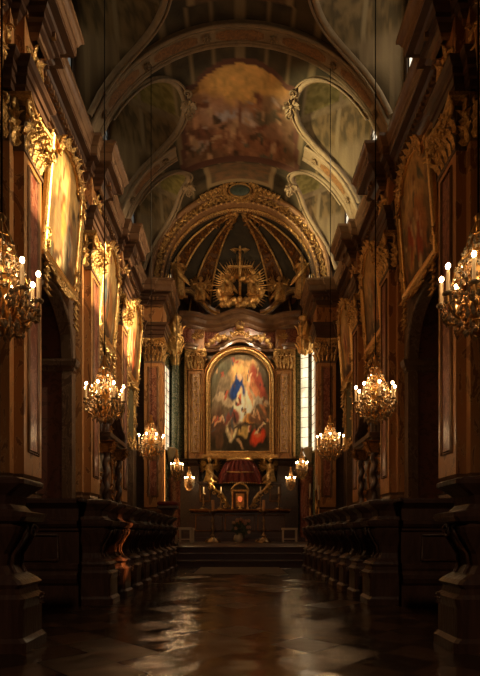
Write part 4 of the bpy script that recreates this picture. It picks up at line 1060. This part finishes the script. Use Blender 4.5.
# lectern with red cushion, processional candles
lc = thing('lectern', 'dark wooden lectern with red cushion beside the last left pews', 'lectern', (-2.0, 13.9, .48))
m = MB(); m.box(-.26,.26,-.18,.18,0,.08); m.loft([[(-a,-b,z),(a,-b,z),(a,b,z),(-a,b,z)] for a,b,z in ((.2,.14,.08),(.12,.09,.3),(.1,.08,.8),(.18,.13,1.0),(.26,.18,1.05))], smooth=False); m.build('stand', WOOD2, lc)
m = MB(); m.box(-.28,.28,-.2,.2,1.05,1.12); m.build('desk', WOOD, lc)
m = MB(); m.loft([[(-a,-b,z),(0,-b*1.05,z),(a,-b,z),(a*1.03,0,z),(a,b,z),(-a,b,z),(-a*1.03,0,z)] for a,b,z in ((.22,.15,1.12),(.27,.2,1.15),(.275,.2,1.2),(.23,.16,1.24))]); m.build('cushion', REDCL, lc)
def pole(label, loc, h):
    t = thing('candle_pole', label, 'candle', loc, 0, 'processional candles'); m = MB(); m.lathe([(.12,0),(.12,.03),(.03,.08),(.022,.2),(.022,h*.5),(.04,h*.52),(.022,h*.54),(.022,h-.45),(.05,h-.42),(.05,h-.4)], 10); m.build('pole', BRASS, t)
    m = MB(); m.lathe([(.028,h-.4),(.028,h),(.005,h+.02)], 8); m.build('candle', WAXC, t); return t
for x, y, h, lb in ((1.98,14.1,1.75,'processional candle pole nearest the altar on the right steps'),(2.1,13.8,1.95,'middle processional candle pole on the right steps'),(2.22,14.1,1.7,'outer processional candle pole on the right steps')): pole(lb, (x,y,.48), h)

# ------------------------------------------------------------------ side altars (dark carved wood)
def side_altar(label, s, c, y0=0):
    t = thing('side_altar', label, 'side altar', (s*(WX-.03), c, 0), -PI/2 if s<0 else PI/2, 'carved side altars')
    m = MB(); m.box(-1.05,1.05,0,.75,0,1.15); m.box(-1.1,1.1,0,.8,1.15,1.22); m.build('altar_table', WOOD, t)
    m = MB(); m.box(-1.0,1.0,0,.22,1.22,4.0); m.build('retable', WOOD, t)
    rng = random.Random(6)
    for sx in (-1,1):
        m = MB(); m.box(sx*.82-.16,sx*.82+.16,.2,.55,1.22,1.65); n = 26; pts = []
        for i in range(n): 
            a = i*.9; pts.append((sx*.82+.035*math.cos(a), .38+.035*math.sin(a), 1.65+1.75*i/(n-1)))
        m.tube(pts, .085, 8); m.build('twisted_column', WOOD, t)
        m = MB(Matrix(((1,0,0,sx*.82),(0,1,0,0),(0,0,1,3.38),(0,0,0,1)))); capital(m, .26, .52, .34, False); m.build('column_capital', DKGOLD, t)
        m = MB(); P = [(sx*1.1,3.95),(sx*1.12,4.15),(sx*.95,4.3),(sx*.7,4.33),(sx*.48,4.48),(sx*.32,4.78),(sx*.2,4.86),(sx*.12,4.74),(sx*.2,4.66)]
        for dy, rr in ((.5,.07),(.42,.1),(.3,.12)): m.tube([(x,dy,z) for x,z in P], rr, 7)
        m.build('scroll_pediment', WOOD, t)
        m = MB(); clutter(m, sx*.5-.2, sx*.5+.2, 1.5, 3.6, .22, 16, .2, rng); m.build('carving', DKGOLD, t); m = MB(); clutter(m, sx*1.08-.08, sx*1.08+.08, 1.4, 3.8, .2, 16, .2, rng); m.build('carving', DKGOLD, t)
    m = MB(); m.box(-1.05,1.05,.0,.5,3.72,3.82); m.box(-1.12,1.12,.0,.6,3.82,3.95); m.build('cornice', WOOD, t)
    m = MB(); m.ball((0,.24,2.75), 1, 20, 8, .3, .05, .42); m.build('oval_picture', mat('dark_icon_%d' % (s+1), (.2,.10,.045), .4, c2=(.06,.03,.02), scale=6), t)
    m = MB(); m.tube([(.34*math.cos(2*PI*k/24),.27,2.75+.47*math.sin(2*PI*k/24)) for k in range(25)], .045, 6)
    clutter(m, -.35,.35, 3.25,3.7,.24,12,.18,rng); clutter(m, -.3,.3, 4.1,4.7,.25,14,.2,rng); m.build('gilt_rim', DKGOLD, t)
    return t
side_altar('dark carved side altar with twisted columns on the left wall', -1, 16.45)
side_altar('dark carved side altar with twisted columns on the right wall', 1, 16.45)
# gilded mirror-like frames in the last bay
def wall_frame(label, s, c):
    t = thing('carved_frame', label, 'picture frame', (s*(WX-.05), c, 4.7), -PI/2 if s<0 else PI/2, 'carved frames in the last bay')
    rng = random.Random(14); w, h = 1.3, 2.1
    m = MB(); m.box(-w/2,w/2,0,.08,0,h); m.build('picture', mat('olive_picture_%d' % (s+1), (.05,.06,.03), .4, c2=(.14,.11,.05), scale=4), t)
    m = MB()
    for g in (0,.1): m.tube([(-w/2-g,.1,-g),(w/2+g,.1,-g),(w/2+g,.1,h+g),(-w/2-g,.1,h+g),(-w/2-g,.1,-g)], .05, 6)
    for (a,b,c_,d) in ((-w/2-.2,-w/2-.02,-.2,h+.3),(w/2+.02,w/2+.2,-.2,h+.3),(-w/2,w/2,h+.05,h+.4),(-w/2,w/2,-.4,-.05)): clutter(m, a,b,c_,d,.1,26,.19,rng)
    m.build('gilt_carving', GOLD, t); return t
wall_frame('dark olive picture in thick gilt carving, last bay of the left wall', -1, 20.35)
wall_frame('dark olive picture in thick gilt carving, last bay of the right wall', 1, 20.35)
# oratory windows (dark) above the side altars
for s, nm in ((-1,'left'),(1,'right')):
    t = thing('oratory_window', 'dark lattice oratory window in gilt frame above the %s side altar' % nm, 'oratory window', (s*(WX-.02), 16.45, 5.0), -PI/2 if s<0 else PI/2, 'oratory windows')
    m = MB(); m.box(-.55,.55,0,.1,0,1.6); m.build('shutter', BLACK, t)
    m = MB(); m.tube([(-.58,.1,0),(.58,.1,0),(.58,.1,1.65),(-.58,.1,1.65),(-.58,.1,0)], .06, 6)
    for k in range(1,4): m.tube([(-.55+1.1*k/4,.12,0),(-.55+1.1*k/4,.12,1.6)], .018, 4)
    for k in range(1,5): m.tube([(-.55,.12,1.6*k/5),(.55,.12,1.6*k/5)], .018, 4)
    m.build('lattice_frame', WOOD2, t)
    m = MB(); rng = random.Random(15); clutter(m, -.8,.8,1.65,2.2,.08,30,.2,rng); clutter(m,-.8,-.6,0,1.6,.08,14,.17,rng); clutter(m,.6,.8,0,1.6,.08,14,.17,rng); m.build('gilt_carving', GOLD, t)

# ------------------------------------------------------------------ pews
CONS = [(.15,0),(.15,.07),(.12,.1),(.12,.30),(.13,.33),(.14,.37),(.10,.40),(.09,.44),(.12,.47),(.09,.50),(.02,.54),(-.01,.60),(.0,.68),(.05,.76),(.09,.83),(.10,.87),
        (.06,.89),(.13,.91),(.15,.94),(.15,.97),(.05,.99),(.01,1.03),(.02,1.09),(.07,1.13),(.10,1.15),(.13,1.17),(.13,1.20),(.10,1.215),(.0,1.225)]
def console(mb, hy=.155):
    rings = []
    for o, z in CONS:
        x0, x1, y = .22, -.04-o, hy+o*.35      # local -x is the aisle
        rings.append([(x0,-y,z),(x1+.02,-y,z),(x1,-y+.03,z),(x1,y-.03,z),(x1+.02,y,z),(x0,y,z)])
    mb.loft(rings, smooth=False)
PANP = [(.02,0),(.02,.25),(.05,.28),(.07,.33),(.07,.37),(.03,.41),(.045,.44),(.045,.48),(.0,.50),(.0,.84),(.03,.86),(.03,.88),(.06,.90),(.08,.93),(.08,.96),(.02,.98),(.015,1.1),(.05,1.13),(.09,1.16),(.09,1.20),(.0,1.21)]
def make_pew(label, loc, mirror, group, first=False, width=2.5):
    t = thing('church_pew', label, 'pew', loc, 0, group)
    m = MB(); console(m)
    sh = m
    E = MB(); E.v = m.v; E.f = m.f; E.sm = m.sm; E.build('carved_bench_end', WOOD, t)
    m = MB(); v = -.075
    # two raised curling beads on the aisle face
    for dy in (-.08, .08):
        m.tube([(-.05-o-.004, dy, z) for o, z in CONS[10:17]], .014, 5); m.build('bead', WOOD2, t); m = MB()
    scroll(m, (0,0,0), .001, 1, .3); m.M = frame((-.165,0,.84),(0,1,0),(-1,0,0)); scroll(m, (0,.0,0), .055, 1.4, .25)
    m.build('volute', WOOD2, t); m = MB(); m.M = frame((-.21,0,.36),(0,1,0),(-1,0,0)); rosette(m, (0,0,0), .05, 6); m.build('rosette', WOOD2, t)
    m = MB(); m.box(.2, width, .02, .06, .1, 1.12); m.build('back_panel', WOOD, t)
    m = MB(); m.loft([[(x,-.06,1.12),(x,.1,1.12),(x,.12,1.17),(x,.1,1.2),(x,-.08,1.2),(x,-.1,1.17)] for x in (.1,width)], smooth=False); m.build('top_rail', WOOD, t)
    m = MB(); m.box(.2,width,-.36,.03,.42,.46); m.build('seat', WOOD, t)
    m = MB(); m.box(width-.05,width,-.36,.1,0,1.15); m.build('wall_end', WOOD, t)
    if first:
        m = MB(); m.sweep([(width,-.36),(.1,-.36),(.1,.0)][::-1] if 0 else [(.12,-.42),(width,-.42)], PANP); m.build('front_panelling', WOOD, t)
        m = MB()
        for a,b in ((.35,1.1),(1.22,1.9),(2.0,2.4)): m.tube([(a,-.43,.53),(b,-.43,.53),(b,-.43,.81),(a,-.43,.81),(a,-.43,.53)], .018, 4)
        m.build('panel_beads', WOOD2, t)
        m = MB(); m.box(.1,width,-.45,.0,1.18,1.215); m.build('book_shelf', WOOD, t)
    return t
# right side pews are built with the aisle end at local -x; the left ones are turned by 180 deg about z, so build mirrored copies by scale
def place_left(t): t.scale.x = -1
fR = make_pew('panelled front of the right pew block, facing the entrance', (1.66, 5.95, 0), 1, 'right pews', True)
fL = copy_tree(fR); fL.location = (-1.66, 5.95, 0); fL.scale.x = -1; fL['label'] = 'panelled front of the left pew block, facing the entrance'; fL['group'] = 'left pews'
b0 = make_pew('pew', (1.66, 6.7, 0), 1, 'right pews')
ordn = ['second','third','fourth','fifth','sixth','seventh','eighth','ninth']
for k in range(8):
    o = b0 if k == 0 else copy_tree(b0)
    o.location = (1.66, 6.7+.72*k, 0); o['label'] = 'dark oak pew in the right block, %s row from the entrance side' % ordn[k]
    q = copy_tree(b0); q.location = (-1.66, 6.7+.72*k, 0); q.scale.x = -1; q['group'] = 'left pews'; q['label'] = 'dark oak pew in the left block, %s row from the entrance side' % ordn[k]
for s, nm in ((-1,'left'),(1,'right')):
    q = copy_tree(b0); q.location = (s*1.66, 3.62, 0); q.scale.x = s; q['group'] = 'nearest pews'; q['label'] = 'dark pew end cut by the %s picture edge, nearest the viewer' % nm

# ------------------------------------------------------------------ chandeliers
def make_chandelier(label, loc, R, group, nb=8, cable=7.0, sc_=1.0):
    t = thing('chandelier', label, 'chandelier', loc, 0, group); rng = random.Random(1)
    m = MB(); m.lathe([(.01,-.62),(.06,-.56),(.02,-.5),(.09,-.42),(.05,-.32),(.03,-.2),(.08,-.1),(.1,0),(.05,.08),(.03,.25),(.07,.35),(.03,.45),(.03,.6),(.05,.66),(.015,.7)], 10); m.build('stem', BRASS, t)
    arm = None; cnd = None; cup = None
    for k in range(nb):
        a = 2*PI*k/nb+.2
        if arm is None:
            m = MB(); m.tube([(.06,0,-.2),(.15,0,-.4),(R*.55,0,-.46),(R*.85,0,-.4),(R,0,-.28),(R,0,-.22)], [.018,.018,.016,.016,.014,.014], 6); scroll(m, (R*.45,0,-.34), .08, 1.5, .16, 1, -PI/2, 12, 5)
            arm = m.build('arm', BRASS, t, rz=a)
            m = MB(); m.lathe([(.02,0),(.055,.01),(.06,.03),(.02,.03)], 8, (R,0,-.22)); cup = m.build('drip_cup', CRYST, arm)
            m = MB(); m.lathe([(.019,.03),(.019,.27),(.003,.28)], 8, (R,0,-.22)); cnd = m.build('candle', WAX, t, rz=a)
            m = MB(); m.ball((R,0,.09), .024, 8, 6, 1, 1, 1.35); fl_ = m.build('flame', FLAME, cnd)
        else:
            c1 = arm.copy(); COL.objects.link(c1); c1.parent = t; c1.rotation_euler.z = a
            c2 = cup.copy(); COL.objects.link(c2); c2.parent = c1
            c3 = cnd.copy(); COL.objects.link(c3); c3.parent = t; c3.rotation_euler.z = a
            c4 = fl_.copy(); COL.objects.link(c4); c4.parent = c3
    m = MB()
    for rr, zz in ((R*.72,-.06),(R*.45,.22),(R*.25,.45),(R*.35,-.48)):
        m.tube([(rr*math.cos(2*PI*k/20), rr*math.sin(2*PI*k/20), zz) for k in range(21)], .012, 5)
    for k in range(nb):
        a = 2*PI*k/nb+.5; c_, s_ = math.cos(a), math.sin(a)
        m.tube([(R*.72*c_,R*.72*s_,-.06),(R*.62*c_,R*.62*s_,.1),(R*.45*c_,R*.45*s_,.22),(R*.25*c_,R*.25*s_,.45),(.02*c_,.02*s_,.62)], .009, 4)
    m.build('cage', BRASS, t)
    m = MB()
    for rr, zz, n_, h_ in ((R*1.0,-.24,34,.1),(R*.85,-.34,30,.12),(R*.75,.0,26,.1),(R*.6,-.44,24,.12),(R*.4,.33,18,.1),(R*.6,.14,26,.1),(R*.5,-.15,20,.1),(R*.92,-.28,30,.10),(R*.68,-.2,26,.12),(R*.72,-.07,28,.12),(R*.6,-.3,24,.13),(R*.45,.21,22,.12),(R*.25,.44,14,.12),(R*.35,-.48,18,.12),(R*.55,.08,20,.1),(.07,-.5,8,.14)):
        for k in range(n_):
            a = 2*PI*(k+rng.uniform(-.3,.3))/n_; m.drop((rr*math.cos(a), rr*math.sin(a), zz+rng.uniform(-.06,.05)), rng.uniform(.018,.032), h_*rng.uniform(.6,1.1))
    for k in range(nb):
        for j in range(7):
            a = 2*PI*(k+j/7)/nb+.2; m.drop((R*math.cos(a), R*math.sin(a), -.26-.07*math.sin(PI*j/7)), .016, .05)
    o = m.build('crystal_drops', CRYST, t); o['kind'] = 'stuff'
    if cable:
        m = MB(); m.tube([(0,0,.68),(0,0,.68+cable)], .011, 5); m.build('cable', IRON, t)
    return t
ch = make_chandelier('candle-lit crystal chandelier hanging on the left, cut by the picture edge', (-2.55, 5.35, 3.55), .37, 'nave chandeliers', 8, 10.6)
for x, y, lb in ((2.55,5.35,'candle-lit crystal chandelier hanging on the right, cut by the picture edge'),(-2.6,9.6,'crystal chandelier over the left pews before the carved side altar'),(2.6,9.6,'crystal chandelier over the right pews before the carved side altar'),
                 (-2.56,14.4,'crystal chandelier at the left edge of the altar steps'),(2.6,14.4,'crystal chandelier at the right edge of the altar steps')):
    dup(ch, (x, y, 3.55), .3*y, lb)
c2 = make_chandelier('small lit chandelier at the left window of the apse', (-2.6, 20.6, 3.62), .24, 'small chandeliers near the altar', 6, 9.9); 
dup(c2, (2.55, 20.6, 3.68), .4, 'small lit chandelier at the right window of the apse')
def sconce(label, loc, s):
    t = make_chandelier(label, loc, .2, 'altar lamps', 6, 0); t.scale = (1,1,.8)
    m = MB(); m.tube([(0,0,.68),(s*.1,.0,.95),(s*.5,.3,.85),(s*.75,.9,.6)], .025, 6); m.build('bracket_arm', IRON, t); t.name = 'bracket_lamp'; t['category'] = 'lamp'; return t
sconce('lit crystal bracket lamp just left of the altar', (-2.25, 22.2, 3.25), -1); sconce('lit crystal bracket lamp just right of the altar', (2.25, 22.2, 3.25), 1)

# ------------------------------------------------------------------ lights
def light(kind, name, loc, energy, col, target=None, size=.1, spot=None, blend=.5, size_y=None):
    d = bpy.data.lights.new(name, kind); d.energy = energy; d.color = col
    if kind in ('POINT','SPOT'): d.shadow_soft_size = size
    if kind == 'AREA':
        d.size = size
        if size_y: d.shape = 'RECTANGLE'; d.size_y = size_y
    if kind == 'SPOT': d.spot_size = spot; d.spot_blend = blend
    o = bpy.data.objects.new(name, d); COL.objects.link(o); o.location = loc
    if target is not None: o.rotation_euler = (Vector(target)-Vector(loc)).to_track_quat('-Z', 'Y').to_euler()
    return o
CW = (1,.66,.36)
for x, y in ((-2.55,5.35),(2.55,5.35),(-2.6,9.6),(2.6,9.6),(-2.56,14.4),(2.6,14.4)):
    light('POINT', 'candle_light', (x, y, 3.72), (20 if x < 0 else 11)*(.4 if y < 6 else 1), CW, size=.25)
for x in (-2.6, 2.55): light('POINT', 'candle_light', (x, 20.6, 3.8), 6, CW, size=.15)
for x in (-2.25, 2.25): light('POINT', 'candle_light', (x, 22.2, 3.4), 3, CW, size=.12)
# low sun through the right-hand clerestory
d = bpy.data.lights.new('sun', 'SUN'); d.energy = 15; d.angle = .03; d.color = (1,.80,.50)
so = bpy.data.objects.new('sun', d); COL.objects.link(so); so.rotation_euler = Vector((-8.8, -1.2, -4.9)).to_track_quat('-Z','Y').to_euler()
# added fill spots above the right cornice, brightening the left wall
for y in (10.1, 14.6, 18.3):
    light('SPOT', 'cornice_fill_spot', (3.5, y, 11.95), 1400, (1,.75,.46), (-4.6, y+1.4, 8.4), .12, 1.2, .9)
light('SPOT', 'cornice_fill_spot', (-3.6, 14.9, 12.0), 3800, (1,.82,.42), (4.0, 17.0, 13.9), .15, .72, .9)  # fill added over the left cornice to brighten the right lunettes
light('SPOT', 'cornice_fill_spot', (-3.6, 18.6, 12.0), 3400, (1,.82,.42), (4.0, 20.9, 13.9), .15, .7, .9)  # same added fill for the last bay of the vault
light('SPOT', 'cornice_fill_spot', (-3.4, 14.6, 12.1), 150, (1,.74,.45), (.3, 17.0, 15.1), .2, 1.0, 1)  # weak added spot lifting the ceiling fresco
# unseen spots added inside the chancel arch to light the altar
light('SPOT', 'altar_fill_spot', (-2.55, 22.75, 11.6), 650, (1,.75,.46), (.6, 25.2, 8.0), .1, 1.3, .9)
light('SPOT', 'altar_fill_spot', (2.55, 22.75, 11.6), 700, (1,.75,.46), (-1.6, 25.2, 8.5), .1, 1.3, .9)
for s in (-1, 1):
    light('SPOT', 'altar_fill_spot', (s*2.4, 22.75, 12.1), 130, (1,.68,.36), (0, 25.2, 13.4), .1, 1.0, .9)  # added pair brightening the cross and gilded rays
    light('SPOT', 'arch_fill_spot', (s*3.3, 18.8, 12.0), 260, (1,.68,.36), (s*.6, 22.1, 14.3), .1, 1.5, 1)  # added fill for the front of the chancel arch
light('SPOT', 'pew_sunbeam_spot', (4.1, 5.2, 4.6), 9000, (1,.36,.10), (-1.52, 6.64, .66), .02, .125, .6)  # unseen spot added in place of a low sunbeam on one pew end
light('SPOT', 'cornice_fill_spot', (3.5, 16.2, 11.95), 1300, (1,.72,.42), (-3.8, 21.8, 7.2), .12, .62, .8)  # extra spot added to warm the left chancel pier
light('SPOT', 'cornice_fill_spot', (-3.5, 16.2, 11.95), 350, (1,.66,.38), (3.8, 21.8, 7.2), .12, .62, .8)  # weaker added twin for the right chancel pier
light('SPOT', 'rear_fill_spot', (0, -4.2, 6.5), 420, (1,.66,.42), (0, 7, .2), .25, .85, .6)  # added fill from behind the camera for the pew fronts
light('SPOT', 'corbel_sun_spot', (2.4, 22.8, 11.6), 500, (1,.82,.5), (-3.1, 23.9, 10.3), .05, .22, .8)  # added spot standing in for sunlight on the left corbel

w = bpy.data.worlds.new('World'); sc.world = w; w.use_nodes = True
w.node_tree.nodes['Background'].inputs[0].default_value = (1,.85,.65,1); w.node_tree.nodes['Background'].inputs[1].default_value = .25

# ------------------------------------------------------------------ camera
cd = bpy.data.cameras.new('camera'); cam = bpy.data.objects.new('camera', cd); COL.objects.link(cam)
cam.location = (0, 0, .82); cam.rotation_euler = (PI/2, 0, 0)
cd.sensor_fit = 'VERTICAL'; cd.sensor_height = 36; cd.lens = 36*500/676; cd.shift_y = (534-338)/676; cd.clip_end = 200
sc.camera = cam
sc.view_settings.view_transform = 'Standard'; sc.view_settings.look = 'None'; sc.view_settings.gamma = 1; sc.view_settings.exposure = .08
sc.view_settings.use_curve_mapping = False
sc.cycles.use_denoising = True; sc.cycles.max_bounces = 6; sc.cycles.sample_clamp_indirect = 3
